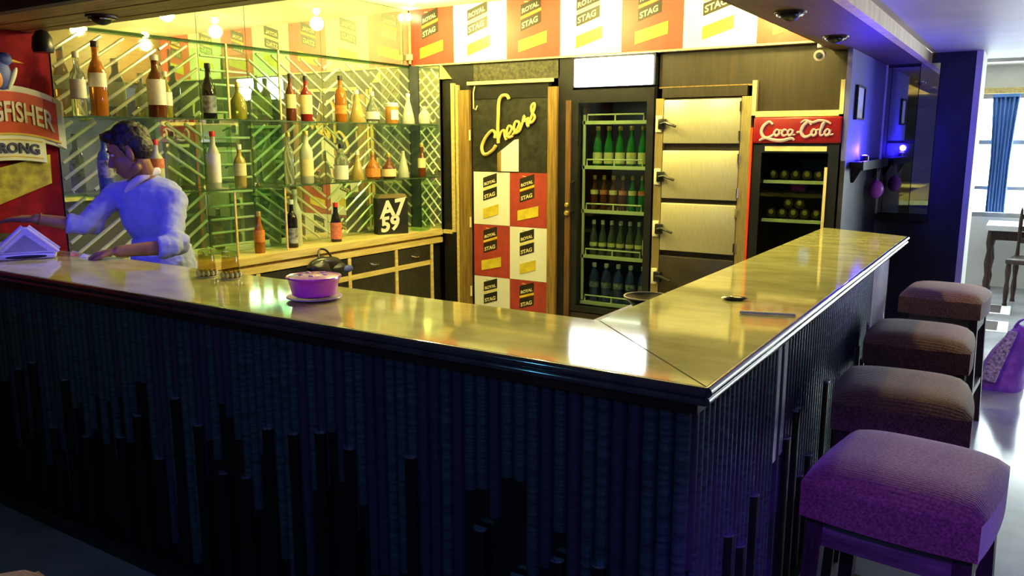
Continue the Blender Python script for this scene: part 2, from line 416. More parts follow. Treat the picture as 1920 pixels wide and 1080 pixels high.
for run in ('front', 'side'):
    bead('edge_bead', run, CT - .012, .012, .004)
    bead('edge_bead', run, CT - .034, .010, .001)
part('under_edge', B().box((XL, 1.66, CT - .075), (-.57, 1.70, CT - .04)).box((-.61, 1.70, CT - .075), (-.57, 4.88, CT - .04)), lamp_black, wt, world=True)

bc = thing('bar_counter', 'dark L-shaped bar counter faced with hanging pipes of uneven length', 'bar counter', (-2.0, 1.75, 0))
part('front_board', B().box((XL + .001, 1.715, .0), (-.625, 1.755, CT - .076)), black_panel, bc, world=True)
part('side_board', B().box((-.665, 1.756, .0), (-.625, 4.84, CT - .076)), black_panel, bc, world=True)
part('end_board', B().box((-1.0, 4.84, .0), (-.625, 4.87, CT - .076)), black_panel, bc, world=True)
part('inner_board', B().box((XL + .001, 2.03, .0), (-1.0, 2.05, CT - .04)).box((-.99, 2.05, 0), (-.97, 4.84, CT - .04)), wood_dark, bc, world=True)
part('plinth', B().box((XL + .001, 1.66, .0), (-.57, 1.714, .07)).box((-.624, 1.715, 0), (-.57, 4.84, .07)), lamp_black, bc, world=True)
# hanging pipes (half round) and black posts standing between them
def half_round(r, n=7):
    b = B(); pts = [(r * math.cos(math.pi + math.pi * i / (n - 1)), r * math.sin(math.pi + math.pi * i / (n - 1))) for i in range(n)]
    return b.prism(pts, -1.0, 0.0)
me_p = half_round(.0185).mesh('facing_pipe', pipe_m, True); me_p2 = half_round(.0185).mesh('facing_pipe', pipe_v, True)
me_post = half_round(.021).mesh('facing_post', post_m, True); me_cap = half_round(.0215).mesh('post_cap', cap_m, True)
rnd = random.Random(11)
me_chr = B().box((-.0185, -.014, -1), (.0185, 0, 0)).mesh('facing_strip', M('window_glare_white', (.80, .84, .84), .15, scale=6, var=.03, coat=.5))  # white colour imitates window light reflected in the facing strips
def facing(n, pos, rz, chrome_from=None):
    run = .55
    for i in range(n):
        x, y = pos(i); o = Vector((x, y, CT - .08)) - LOC[bc.name]
        run = min(.93, max(.28, run + rnd.uniform(-.32, .32)))
        m_ = me_p if rnd.random() < .72 else me_p2
        if chrome_from is not None and (i >= chrome_from or i in (19, 21)): m_ = me_chr; ln = .93 if i >= chrome_from else .42
        else: ln = run
        link('facing_strip' if m_ is me_chr else 'facing_pipe', m_, bc, o, (0, 0, rz + (rnd.uniform(-.03, .03) if m_ is me_chr else 0)), (1, 1, ln))
        if (i % 3 == 1) and rnd.random() < .8 and (chrome_from is None or i < chrome_from):
            h = rnd.uniform(.42, .74); d = Vector((0, -.013, 0)); d.rotate(Euler((0, 0, rz)))
            po_ = link('facing_post', me_post, bc, Vector((x, y, h)) + d - LOC[bc.name], (0, 0, rz), (1, 1, h - .072))
            c_ = link('post_cap', me_cap, po_, (0, 0, .0), (0, 0, 0), (1, 1, .012)); c_.location = (0, -.0005, .0006)
facing(91, lambda i: (XL + .04 + i * .04, 1.7145), 0)
facing(77, lambda i: (-.6245, 1.78 + i * .04), R(90), chrome_from=64)

# ================================================================== MIRROR WALL WITH CHEVRON STRIPS
mw = thing('mirror_wall', 'mirror wall behind the bottles with slanting bevelled glass strips', 'mirror', (XL, 3.7, .92))
YC = [2.34, 2.95, 3.22, 3.58, 4.23, 4.40, 4.72, 5.19]
ROWS = [(.925, 1.33), (1.345, 1.73), (1.748, 2.18)]
def pane(y0, y1, z0, z1, m=mirror):
    return part('mirror_pane', B().box((XL - .010, y0 + .0015, z0), (XL - .004, y1 - .0015, z1)), m, mw, world=True)
for a, b_ in zip([2.34, 3.22, 3.58, 4.23], [3.22, 3.58, 4.23, 5.19]):
    pane(a, b_, .92, 2.19)
    pane(a, b_, 2.205, 2.625)
part('glass_rail', B().box((XL - .004, 2.335, 2.185), (XL + .012, 5.19, 2.207)), glass_green, mw, world=True)
part('mirror_pane', B().box((-4.165, YB - .012, .92), (-3.965, YB - .004, 2.19)), mirror, mw, world=True)
part('corner_strip', B().box((XL + .003, YB - .02, .92), (-4.17, YB - .004, 2.20)), glass_smoke, mw, world=True)
def clip_seg(y0, y1, z0, z1, c, s):
    """line z = c + s*(y-y0) clipped to the cell"""
    pts = []
    for y in (y0, y1):
        z = c + s * (y - y0)
        if z0 <= z <= z1: pts.append((y, z))
    for z in (z0, z1):
        y = y0 + (z - c) / s
        if y0 < y < y1: pts.append((y, z))
    if len(pts) < 2: return None
    pts.sort(); a, b = pts[0], pts[-1]
    return None if math.hypot(a[0] - b[0], a[1] - b[1]) < .05 else (a, b)
def strip_box(a, b, w, d, x, name='glass_strip', plane='x'):
    t = Vector((b[0] - a[0], b[1] - a[1])).normalized(); nn = Vector((-t.y, t.x)) * w / 2
    q = [(a[0] + nn.x, a[1] + nn.y), (b[0] + nn.x, b[1] + nn.y), (b[0] - nn.x, b[1] - nn.y), (a[0] - nn.x, a[1] - nn.y)]
    i_ = .35
    qi = [((p[0] * (1 - i_) + (a[0] + b[0]) / 2 * 0 + p[0] * i_), p[1]) for p in q]
    mid = [(a[0] + nn.x * .45, a[1] + nn.y * .45), (b[0] + nn.x * .45, b[1] + nn.y * .45), (b[0] - nn.x * .45, b[1] - nn.y * .45), (a[0] - nn.x * .45, a[1] - nn.y * .45)]
    if plane == 'x': vs = [(x, p[0], p[1]) for p in q] + [(x + d, p[0], p[1]) for p in mid]
    else: vs = [(p[0], x, p[1]) for p in q] + [(p[0], x - d, p[1]) for p in mid]
    return B().add(vs, [(0, 1, 2, 3), (4, 5, 6, 7), (0, 1, 5, 4), (1, 2, 6, 5), (2, 3, 7, 6), (3, 0, 4, 7)])
CELLS = {  # column -> slope sign per row (bottom, middle, top); 0 = level strips
    0: (1, 1, 1), 1: (1, -1, 1), 2: (0, 0, 0), 3: (-1, 1, -1), 4: (1, -1, 1), 5: (1, 1, -1), 6: (-1, -1, -1)}
for c, dirs in CELLS.items():
    y0, y1 = YC[c] + .012, YC[c + 1] - .012
    for (z0, z1), s in zip(ROWS, dirs):
        z0 += .012; z1 -= .012
        if s == 0:
            for k in range(5):
                z = z0 + .03 + k * .083
                if z < z1: part('glass_strip', strip_box((y0, z), (y1, z), .016, .006, XL - .003), strip_glass, mw, world=True)
        else:
            sl = .66 * s; k0 = z0 - abs(sl) * (y1 - y0) if s > 0 else z0
            c_ = k0 + .03
            while c_ < z1 + (abs(sl) * (y1 - y0) if s < 0 else 0):
                sg = clip_seg(y0, y1, z0, z1, c_, sl)
                if sg: part('glass_strip', strip_box(sg[0], sg[1], .019, .006, XL - .003), strip_glass, mw, world=True)
                c_ += .084
for z0, z1 in ROWS:
    c_ = z0 + .05
    while c_ < z1 + .25:
        sg = clip_seg(-4.16, -3.97, z0 + .01, z1 - .01, c_, -1.1)
        if sg: part('glass_strip', strip_box(sg[0], sg[1], .016, .006, YB - .012, plane='y'), strip_glass, mw, world=True)
        c_ += .10

# glass shelves and dividers
def glass_shelf(z, label):
    t = thing('glass_shelf', label, 'shelf', (-4.12, 3.75, z), group='glass bottle shelves')
    part('shelf_pane', B().box((XL + .004, 2.345, z - .008), (-3.98, 3.58, z)), glass_green, t, world=True)
    part('shelf_pane', B().box((XL + .004, 3.584, z - .008), (-3.98, 5.18, z)), glass_green, t, world=True)
    edge = M('glass_edge', (.035, .07, .035), .2, var=.2)
    part('front_edge', B().box((-3.98, 2.345, z - .008), (-3.977, 5.18, z)), edge, t, world=True)
    for y in (2.5, 3.3, 4.1, 4.95):
        part('bracket', B().cyl((XL + .004, y, z - .014), (XL + .06, y, z - .014), .006, n=8), chrome, t, world=True)
glass_shelf(1.742, 'upper green-edged glass shelf of the mirror wall')
glass_shelf(1.338, 'lower green-edged glass shelf of the mirror wall')
def divider(y, label):
    t = thing('glass_divider', label, 'glass panel', (-4.12, y, .925), group='upright glass dividers')
    for z0, z1 in ROWS:
        part('divider_pane', B().box((XL + .006, y - .004, z0), (-4.0, y + .004, z1 - .018)), glass_green, t, world=True)
    part('front_trim', B().box((-4.0, y - .006, .925), (-3.992, y + .006, 1.32)), yellow_wood, t, world=True)
    part('front_trim', B().box((-4.0, y - .006, 1.748), (-3.992, y + .006, 2.17)), yellow_wood, t, world=True)
divider(3.60, 'upright glass divider with yellow edge between flask and brown bottles')
divider(3.21, 'upright glass divider with yellow edge beside the black bottle')

# corner strip light in front of the frieze
t = thing('corner_lamp', 'slim yellow corner lamp on an upright strip beside the ceiling posters', 'lamp', (-4.225, 5.155, 2.215))
part('upright', B().cbox((0, 0, .17), (.014, .014, .34)), yellow_wood, t)
part('junction_box', B().rbox((0, -.006, .05), (.045, .03, .045), .004), cream_trim, t)
part('bulb', B().ell((0, -.005, .355), (.022, .022, .028)), bulb_m, t, True)

# ------------------------------------------------------------------ back counter below the bottles
bk = thing('back_counter', 'low back bar cabinet with yellow edging and black drawers below the bottles', 'cabinet', (-4.1, 3.75, 0))
part('carcass', B().box((XL + .001, 2.34, 0), (-3.985, 5.19, .815)), black_panel, bk, world=True)
part('top_board', B().box((XL + .001, 2.34, .875), (-3.955, 5.19, .92)), yellow_wood, bk, world=True)
part('recess_strip', B().box((XL + .001, 2.34, .855), (-3.975, 5.19, .875)), wood_post, bk, world=True)
part('front_rail', B().box((-4.0, 2.34, .815), (-3.955, 5.19, .855)), yellow_wood, bk, world=True)
dy = [2.36, 2.84, 3.32, 3.76, 4.12, 4.62, 5.05]
for i in range(6):
    y0, y1 = dy[i] + .018, dy[i + 1] - .018
    d = part('drawer', B().box((-3.985, y0, .69), (-3.962, y1, .806)), black_door, bk, world=True)
    part('drawer_handle', B().tube([(-3.962, (y0 + y1) / 2 - .035, .745), (-3.935, (y0 + y1) / 2 - .02, .735), (-3.935, (y0 + y1) / 2 + .02, .735), (-3.962, (y0 + y1) / 2 + .035, .745)], .006), chrome, d, True, True)
    part('cabinet_door', B().box((-3.985, y0, .06), (-3.965, y1, .65)), black_door, bk, world=True)
    part('upright_trim', B().box((-3.99, dy[i + 1] - .016, .06), (-3.957, dy[i + 1] + .016, .812)), yellow_wood, bk, world=True)
part('cross_trim', B().box((-3.99, 2.36, .652), (-3.959, 5.03, .688)), yellow_wood, bk, world=True)

# black bag hanging over the back counter's edge
b = B()
b.ell((0, 0, .02), (.05, .15, .06)).ell((.02, .09, -.02), (.045, .08, .05)).ell((.02, -.06, 0), (.05, .09, .065))
for i, v in enumerate(b.v):
    q = Vector(v); k = noise.noise(q * 22) * .014; b.v[i] = tuple(q + q.normalized() * k)
t = thing('black_bag', 'crumpled black bag hung on the yellow back counter edge', 'bag', (-3.875, 3.80, .79))
part('bag_body', b, lamp_black, t, True)
part('blue_patch', B().ell((.05, .16, -.02), (.02, .05, .025)), M('blue_cloth', (.04, .06, .30), .7), t, True)
part('bag_handle', B().tube(spline([(0, -.05, .06), (-.03, -.02, .11), (-.05, .02, .122), (-.03, .05, .11), (0, .07, .06)]), .007), lamp_black, t, True)

# ------------------------------------------------------------------ bottles on the shelves
def gm(name, col, tr=.55, rough=.06): return M(name, col, rough, trans=tr, ior=1.4, var=.04, scale=4, coat=.3)
amber = gm('amber_glass', (.62, .20, .02), .45); brown_g = gm('brown_glass', (.16, .04, .012), .3); black_g = gm('black_glass', (.012, .012, .012), .05)
green_g = gm('green_glass', (.03, .30, .09), .45); clear_g = gm('bottle_glass', (.85, .93, .80), .9); olive_g = gm('olive_glass', (.42, .40, .05), .5)
frost_g = gm('frosted_glass', (.72, .74, .58), .35, .35); red_g = gm('red_glass', (.30, .02, .015), .25); blue_g = gm('blue_glass', (.10, .16, .62), .6); honey = gm('honey_glass', (.75, .55, .15), .5)
lab_w = M('label_white', (.82, .80, .74), .5, scale=60, col2=(.70, .68, .60)); lab_c = M('label_cream', (.80, .70, .38), .5, scale=60, col2=(.70, .58, .28))
lab_k = M('label_black', (.04, .04, .05), .5, scale=35, col2=(.45, .45, .50)); lab_r = M('label_red', (.55, .10, .06), .5, scale=60, col2=(.70, .28, .16)); lab_o = M('label_orange', (.75, .30, .05), .5, scale=60, col2=(.6, .18, .03))
cap_k = M('cap_black', (.015, .012, .02), .4); cap_r = M('cap_red', (.65, .03, .02), .4); cap_g = M('cap_gold', (.7, .5, .12), .3, .6); cap_w = M('cap_white', (.8, .78, .72), .4)

SHAPES = {
    'spirit': [(.034, 0), (.037, .006), (.037, .185), (.030, .215), (.016, .235), (.0135, .255), (.0135, .29)],
    'tall': [(.031, 0), (.034, .006), (.034, .21), (.024, .245), (.014, .268), (.013, .30), (.013, .325)],
    'beer': [(.029, 0), (.031, .005), (.031, .125), (.024, .16), (.014, .195), (.0125, .235)],
    'round': [(.040, 0), (.050, .010), (.055, .06), (.050, .11), (.030, .145), (.015, .165), (.013, .20)],
    'cone': [(.052, 0), (.055, .006), (.045, .07), (.028, .14), (.016, .18), (.014, .215)],
    'pet': [(.030, 0), (.032, .008), (.030, .06), (.032, .075), (.032, .15), (.022, .185), (.013, .20), (.013, .215)],
}
BOTTLES = {}
def bottle(shape, glassm, capm, labm, loc, label, group, rz=0.0, square=False, sc=(1, 1, 1), lz=(.30, .62)):
    key = (shape, glassm.name, capm.name if capm else '', labm.name if labm else '', square, sc, lz)
    if key in BOTTLES: return dup(BOTTLES[key], loc, rz, label, group)
    pr = [(r * sc[0], z * sc[2]) for r, z in SHAPES[shape]]
    t = thing('bottle', label, 'bottle', loc, rz, group); n = 4 if square else 14
    H = pr[-1][1]; body = B().lathe(pr, n)
    if square: body.xf(Matrix.Rotation(R(45), 4, 'Z')); body.xf(Matrix.Diagonal((1.25, .9, 1, 1)))
    part('glass_body', body, glassm, t, not square)
    if capm:
        r = pr[-1][0] * 1.18
        c = B().lathe([(r, H - .004), (r, H + .022), (r * .92, H + .026)], 12)
        part('cap', c, capm, t, True)
    if labm:
        a, b_ = H * lz[0], H * lz[1]; r = max(p[0] for p in pr) + .0012
        l = B().lathe([(r, a), (r, b_)], n)
        l.f = [f for f in l.f if len(f) == 4] if not square else l.f
        if square: l.xf(Matrix.Rotation(R(45), 4, 'Z')); l.xf(Matrix.Diagonal((1.25, .9, 1, 1)))
        lo = part('label_band', l, labm, t, not square)
    BOTTLES[key] = t
    return t
G1, G2, G3 = 'bottles on the upper glass shelf', 'bottles on the lower glass shelf', 'bottles on the back counter'
Z1, Z2, Z3 = 1.7425, 1.3385, .9205
XS = -4.10
bottle('spirit', clear_g, cap_w, lab_w, (XS, 2.375, Z1), 'pale bottle with white label at the red wall end of the upper shelf', G1)
bottle('tall', amber, cap_k, lab_w, (XS, 2.48, Z1), 'amber bottle with white label on the upper shelf above the bartender', G1, sc=(1.25, 1, 1.08), lz=(.42, .62))
bottle('tall', brown_g, cap_w, lab_w, (XS + .02, 2.80, Z1), 'brown bottle with big white label on the upper shelf, left of the black bottle', G1, sc=(1.4, 1, .95), lz=(.22, .66))
bottle('spirit', olive_g, cap_w, lab_w, (XS - .05, 2.905, Z1), 'small olive bottle with white label close beside the big white-labelled brown bottle', G1, sc=(.9, 1, .8))
bottle('tall', black_g, cap_k, lab_k, (XS, 3.155, Z1), 'black bottle with silver label on the upper shelf beside the glass divider', G1, sc=(1.15, 1, .90), lz=(.12, .46))
bottle('round', olive_g, cap_g, None, (XS, 3.36, Z1), 'olive flask-shaped bottle on the upper shelf between two glass dividers', G1, sc=(.95, 1, 1.0))
bottle('spirit', brown_g, cap_k, lab_c, (XS, 3.78, Z1), 'dark brown bottle with gold band, left of the cream-labelled bottle', G1, sc=(.9, 1, .95))
bottle('spirit', red_g, cap_k, lab_c, (XS + .03, 3.885, Z1), 'reddish brown bottle with tall cream label on the upper shelf', G1, sc=(1.05, 1, .92), lz=(.18, .64))
bottle('spirit', amber, cap_k, lab_o, (XS + .02, 4.215, Z1), 'amber orange bottle with black cap near the middle of the upper shelf', G1, sc=(1.1, 1, 1.0), lz=(.2, .4))
bottle('cone', honey, cap_w, None, (XS, 4.395, Z1), 'pale yellow cone-shaped bottle on the upper shelf', G1, sc=(1.05, 1, .95))
bottle('round', clear_g, cap_w, lab_w, (XS, 4.56, Z1), 'round clear decanter with white stopper on the upper shelf', G1, sc=(.95, 1, 1.0), lz=(.15, .42))
bottle('cone', frost_g, cap_w, None, (XS + .03, 4.93, Z1), 'frosted white cone bottle at the corner end of the upper shelf', G1, sc=(.95, 1, .95))
bottle('round', frost_g, None, None, (XS + .07, 5.08, Z1), 'round white jug-like bottle in the corner of the upper shelf', G1, sc=(.9, 1, .7))
bottle('spirit', frost_g, cap_r, lab_r, (XS, 2.78, Z2), 'white bottle with red label behind the bartender', G2, sc=(1.1, 1, .9), lz=(.5, .7))
bottle('spirit', blue_g, cap_k, lab_k, (XS - .03, 2.50, Z2), 'blue bottle on the lower shelf left of the bartender', G2)
bottle('tall', frost_g, cap_r, lab_w, (XS + .03, 3.135, Z2), 'clear bottle with bright red cap and white label right of the bartender', G2, sc=(1.1, 1, .95), lz=(.12, .66))
bottle('spirit', honey, cap_w, lab_c, (XS, 3.345, Z2), 'pale yellow bottle on the lower shelf beside the red-capped one', G2, sc=(1, 1, .8))
bottle('tall', clear_g, cap_g, None, (XS, 3.74, Z2), 'slim clear bottle on the lower shelf, first after the glass divider', G2, sc=(.95, 1, .95))
bottle('tall', frost_g, cap_g, lab_c, (XS + .02, 3.875, Z2), 'tall cream bottle with gold cap on the lower shelf', G2, sc=(1.3, 1, .98), lz=(.15, .5))
bottle('spirit', clear_g, cap_k, lab_w, (XS + .03, 4.19, Z2), 'clear bottle with square white label in the middle of the lower shelf', G2, sc=(1.25, 1, .8), lz=(.06, .48))
bottle('cone', honey, cap_w, None, (XS, 4.385, Z2), 'pale yellow cone-shaped bottle on the lower shelf', G2, sc=(.9, 1, .85))
bottle('round', amber, cap_g, lab_o, (XS, 4.545, Z2), 'stout brown bottle with orange label on the lower shelf', G2, sc=(1.0, 1, .9), lz=(.1, .45))
bottle('round', brown_g, cap_g, lab_c, (XS + .02, 4.70, Z2), 'stout dark brown bottle with cream label on the lower shelf', G2, sc=(1.0, 1, .8), lz=(.1, .45))
bottle('cone', frost_g, None, None, (XS + .02, 4.87, Z2), 'frosted open carafe on the lower shelf near the corner', G2, sc=(.85, 1, .95))
bottle('beer', brown_g, cap_g, lab_c, (XS + .05, 5.06, Z2), 'small brown bottle in the corner of the lower shelf', G2)
bottle('beer', amber, cap_g, lab_o, (XS + .03, 3.44, Z3), 'small amber bottle standing on the back counter', G3, sc=(1.05, 1, 1.0))
bottle('spirit', black_g, cap_w, lab_k, (XS, 3.74, Z3), 'black bottle with silver label on the back counter', G3, sc=(1.0, 1, 1.0), lz=(.1, .45))
bottle('tall', frost_g, cap_w, None, (XS - .06, 3.83, Z3), 'frosted white bottle behind the black bottle on the back counter', G3, sc=(1.2, 1, 1.08))
bottle('beer', black_g, cap_r, lab_r, (XS + .02, 4.125, Z3), 'black bottle with red label on the back counter', G3, sc=(1.25, 1, 1.05), lz=(.08, .55))
# orange mug and glass jar, black carton
t = thing('orange_mug', 'orange jar with white label on the upper shelf beside the corner', 'jar', (XS + .02, 4.75, Z1), group='vessels on the shelves')
part('jar_body', B().lathe([(.045, 0), (.05, .01), (.05, .11), (.046, .125)], 16), gm('orange_glass', (.75, .32, .06), .3), t, True)
part('jar_lid', B().lathe([(.049, .125), (.049, .15), (.04, .155)], 16), cap_w, t, True)
part('jar_label', B().slab([(-.03, .03), (.03, .03), (.03, .1), (-.03, .1)], -.053, -.049).xf(Matrix.Rotation(R(65), 4, 'Z')), lab_w, t)
t = thing('glass_jar', 'square green glass jar on the back counter before the black carton', 'jar', (XS + .07, 5.0, Z3), group='vessels on the shelves')
part('jar_body', B().rbox((0, 0, .09), (.11, .12, .18), .012), glass_green, t, True)
part('jar_rim', B().lathe([(.05, .18), (.052, .188), (.045, .194)], 16), glass_green, t, True)
t = thing('black_carton', 'black bottle carton with big white characters on the back counter', 'box', (-4.09, 4.72, Z3), R(62))
part('carton_body', B().box((-.12, -.05, 0), (.12, .05, .27)), M('carton_black', (.012, .012, .012), .4), t)
part('carton_lid', B().slab([(-.12, .272), (.12, .272), (.10, .30), (-.10, .30)], -.05, .05), M('carton_lid', (.22, .16, .06), .5), t)
bt = text_b('A7', .17, .001, .15, bold=.006); bt.v = [(x - .10, y - .052, z + .125) for x, y, z in bt.v]; part('lettering', bt, lab_w, t)
bt = text_b('59', .15, .001, .15, bold=.006); bt.v = [(x - .10, y - .052, z + .02) for x, y, z in bt.v]; part('lettering', bt, lab_w, t)

# ================================================================== BACK WALL: FRIEZE OF POSTERS
fr = struct('trim_8', B().box((XL, YB + .004, 2.205), (-.70, YB + .06, 2.63)).box((XL, YB + .06, 2.20), (-.70, 5.95, 2.225)), cream_trim)
part('sill', B().box((XL + .05, YB - .004, 2.196), (-1.07, YB + .06, 2.206)), cream_trim, fr)
def poster(w, h, red, loc, label, group, cut=None, rz=0.0, kx=1.0):
    """sheet in the XZ plane facing -Y, lower left corner at loc"""
    t = thing('poster', label, 'poster', loc, rz, group)
    part('sheet', B().box((0, 0, 0), (w, .003, h)), poster_red if red else poster_white, t)
    S = w / .47; ox = .27 * w
    def para(x0, x1, z0, z1, rise): return [(x0, z0), (x1, z0 + rise), (x1, z1 + rise), (x0, z1)]
    bw = .17 * S * 1.05
    big = 1.15 if red else 1.0
    z1, z2 = .190 * h / .42, .295 * h / .42
    hh = .078 * h / .42
    part('gold_block', B().slab(para(ox - .02 * (red), ox + .20 * S * big, .045 * h / .42, .125 * h / .42, .06 * S), -.003, 0), ink_gold, t)
    for i, (z, txt) in enumerate(((z1, 'STAG'), (z2, 'ROYAL'))):
        part('title_bar', B().slab(para(ox, ox + bw, z, z + hh, .055 * S), -.002, 0), ink_black, t)
        tb = text_b(txt, .058 * S * (1 if len(txt) < 5 else .80), .0005, .32, bold=.001)
        tb.v = [(x + ox + .010, y - .003, z_ + z + .020 * S) for x, y, z_ in tb.v]; part('lettering', tb, ink_cream, t)
    part('gold_rule', B().slab(para(ox, ox + bw, z1 + hh + .006, z2 - .004, .055 * S), -.001, 0), ink_gold if red else M('pale_gold', (.85, .72, .20), .5), t)
    part('tag_line', B().slab(para(ox + .03 * S, ox + .13 * S, h * .93, h * .95, -.01), -.001, 0), M('tag_ink', (.75, .35, .20), .5) if red else M('tag_grey', (.6, .58, .5), .5), t)
    return t
FX = [-4.252, -3.83, -3.347, -2.898, -2.423, -1.988, -1.511, -1.075]
NM = ['first', 'second', 'third', 'fourth', 'fifth', 'sixth', 'seventh']
for i in range(7):
    red = i % 2 == 0
    poster(FX[i + 1] - FX[i] - .002, .42, red, (FX[i] + .001, YB, 2.208), '%s whisky poster in the ceiling frieze, %s from the mirror corner' % ('red' if red else 'white', NM[i]), 'posters of the frieze')

# panels and posts of the back wall
def wpanel(x0, x1, z0, z1, m, y0=YB + .02, y1=YB + .06, name='panel'): return part(name, B().box((x0, y0, z0), (x1, y1, z1)), m, wb, world=False)
wpanel(-3.96, -3.66, 0, 2.20, black_panel)
wpanel(-3.66, -2.91, 2.06, 2.20, olive_panel)
wpanel(-2.92, -2.80, 0, 2.20, black_panel)
wpanel(-2.16, -.975, 1.965, 2.20, wood_dark, YB + .05, YB + .09)
wpanel(-1.50, -.975, 1.80, 1.965, wood_dark, YB + .05, YB + .09)
wpanel(-2.13, -1.56, 1.90, 1.965, wood_dark, YB + .03, YB + .07)
part('fascia_groove', B().box((-2.16, YB + .045, 1.962), (-1.50, YB + .049, 1.972)), wood_post, wb)
# yellow frame around the narrow black panel left of the door
nf = thing('panel_frame', 'yellow timber frame around the black panel left of the cheers door', 'frame', (-3.9, YB, .9))
part('frame_upright', B().box((-3.862, YB - .005, .90), (-3.828, YB + .019, 2.055)), yellow_wood, nf, world=True)
part('frame_upright', B().box((-3.815, YB - .008, .30), (-3.79, YB + .019, 2.04)), yellow_wood, nf, world=True)
part('frame_foot', B().box((-3.955, YB - .005, .885), (-3.863, YB + .019, .915)), yellow_wood, nf, world=True)
part('corner_gusset', B().slab([(-3.96, 2.20), (-3.955, 2.19), (-3.865, 2.09), (-3.96, 2.09)], YB - .01, YB + .019), yellow_wood, nf, world=True)

# ------------------------------------------------------------------ the door
d1 = struct('door_1', B().box((-3.665, YB + .012, .02), (-2.99, YB + .05, 2.045)), black_door)
part('door_post', B().box((-3.785, YB - .01, 0), (-3.685, YB + .05, 2.0)), wood_post, d1)
part('door_post', B().box((-2.988, YB - .01, 0), (-2.915, YB + .05, 2.0)), wood_post, d1)
part('door_head', B().box((-3.70, YB - .015, 2.035), (-2.95, YB + .01, 2.06)), cream_trim, d1)
part('top_rail', B().box((-3.66, YB + .006, 1.93), (-2.99, YB + .012, 2.03)), black_panel, d1)
for z in (1.62, .95, .40):
    part('hinge', B().cyl((-3.678, YB - .012, z), (-3.678, YB - .012, z + .08), .008, n=8), cream_trim, d1)
part('hook', B().tube([(-3.64, YB + .008, 2.03), (-3.64, YB - .012, 1.98), (-3.64, YB - .012, 1.86), (-3.62, YB - .012, 1.85), (-3.62, YB + .008, 1.88)], .005), cream_trim, d1)
DW = .332
for r_ in range(4):
    for c_ in range(2):
        red = (r_ + c_) % 2 == 1; z = 1.385 - (r_ + 1) * .408
        if z < -.3: continue
        h = .405 if z > .0 else .405 + z - .03; z = max(z, .03)
        if h < .2: continue
        poster(DW, h, red, (-3.658 + c_ * (DW + .002), YB + .008, z), '%s whisky poster on the door, %s row, %s side' % ('red' if red else 'white', ['top', 'second', 'third', 'bottom'][r_], 'left' if c_ == 0 else 'right'), 'posters on the door')
def dpx(p): return Vector((-3.67 + (p[0] - 884) * .00476, YB - .006, 1.385 + (322 - p[1]) * .00397))
STR = [[(930, 258), (931, 249), (924, 245), (912, 258), (905, 275), (908, 288), (916, 288), (926, 281), (932, 272)],
       [(957, 187), (953, 180), (943, 181), (938, 192), (937, 215), (936, 240), (937, 268)],
       [(937, 262), (942, 248), (948, 244), (949, 254), (952, 262)],
       [(950, 258), (958, 250), (962, 240), (957, 236), (953, 246), (956, 257), (964, 254)],
       [(964, 252), (972, 242), (976, 231), (970, 228), (966, 238), (969, 249), (977, 245)],
       [(977, 244), (982, 230), (985, 218), (986, 228), (992, 222), (990, 232), (993, 238)],
       [(992, 236), (997, 222), (1003, 205), (1003, 196), (998, 201), (999, 212), (1004, 220), (1000, 229), (993, 231)]]
t = thing('cheers_sign', 'gold script lettering reading cheers on the black door', 'sign', (-3.35, YB, 1.7))
for k, s_ in enumerate(STR):
    part('letter_stroke', B().tube(spline([dpx(p) for p in s_], 4), .013 if k < 2 else .0105, 7), gold_tube, t, True, True)
t = thing('white_card', 'white pointed card stuck on the door below the gold lettering', 'card', (-3.33, YB + .008, 1.39))
part('card_sheet', B().slab([(-.07, 0), (.085, 0), (.085, .24), (.05, .235), (-.07, .155)], -.006, 0), paper, t)
part('card_edge', B().slab([(-.10, 0), (-.07, 0), (-.07, .155), (-.10, .135)], -.012, 0), wood_post, t)

# ------------------------------------------------------------------ bottle cooler with lit header
CX0, CX1 = -2.795, -2.175
ck = thing('bottle_cooler', 'tall black glass-door bottle cooler with glowing white header', 'cooler', (-2.485, YB + .3, 0))
part('cabinet_shell', B().box((CX0, YB + .045, .08), (CX0 + .03, 5.88, 1.98)).box((CX1 - .03, YB + .045, .08), (CX1, 5.88, 1.98)).box((CX0 + .03, 5.84, .08), (CX1 - .03, 5.88, 1.98)).box((CX0 + .03, YB + .045, .08), (CX1 - .03, 5.84, .36)).box((CX0 + .03, YB + .045, 1.94), (CX1 - .03, 5.84, 1.98)), lamp_black, ck, world=True)
part('inner_lining', B().box((CX0 + .031, 5.81, .365), (CX1 - .031, 5.835, 1.93)), M('cooler_lining', (.06, .065, .06), .5), ck, world=True)
hd = part('header_box', B().box((CX0, YB + .01, 1.985), (CX1, 5.6, 2.195)), lamp_black, ck, world=True)
part('header_light', B().rbox(((CX0 + CX1) / 2, YB + .002, 2.085), (CX1 - CX0 - .03, .022, .19), .008), lit_panel, hd, world=True)
dr = part('door_frame', B().box((CX0, YB, .38), (CX0 + .05, YB + .04, 1.97)).box((CX1 - .05, YB, .38), (CX1, YB + .04, 1.97)).box((CX0 + .05, YB, .38), (CX1 - .05, YB + .04, .42)).box((CX0 + .05, YB, 1.88), (CX1 - .05, YB + .04, 1.97)), lamp_black, ck, world=True)
part('door_glass', B().box((CX0 + .05, YB + .014, .42), (CX1 - .05, YB + .02, 1.88)), pane_mat('cooler_glass', (.72, .80, .74), .8), dr, world=True)
part('door_handle', B().tube([(CX0 + .02, YB, 1.33), (CX0 + .02, YB - .035, 1.32), (CX0 + .02, YB - .035, 1.12), (CX0 + .02, YB, 1.11)], .009), lamp_black, dr, True, True)
part('grille', B().box((CX0, YB + .01, .09), (CX1, YB + .044, .37)), steel_dark, ck, world=True)
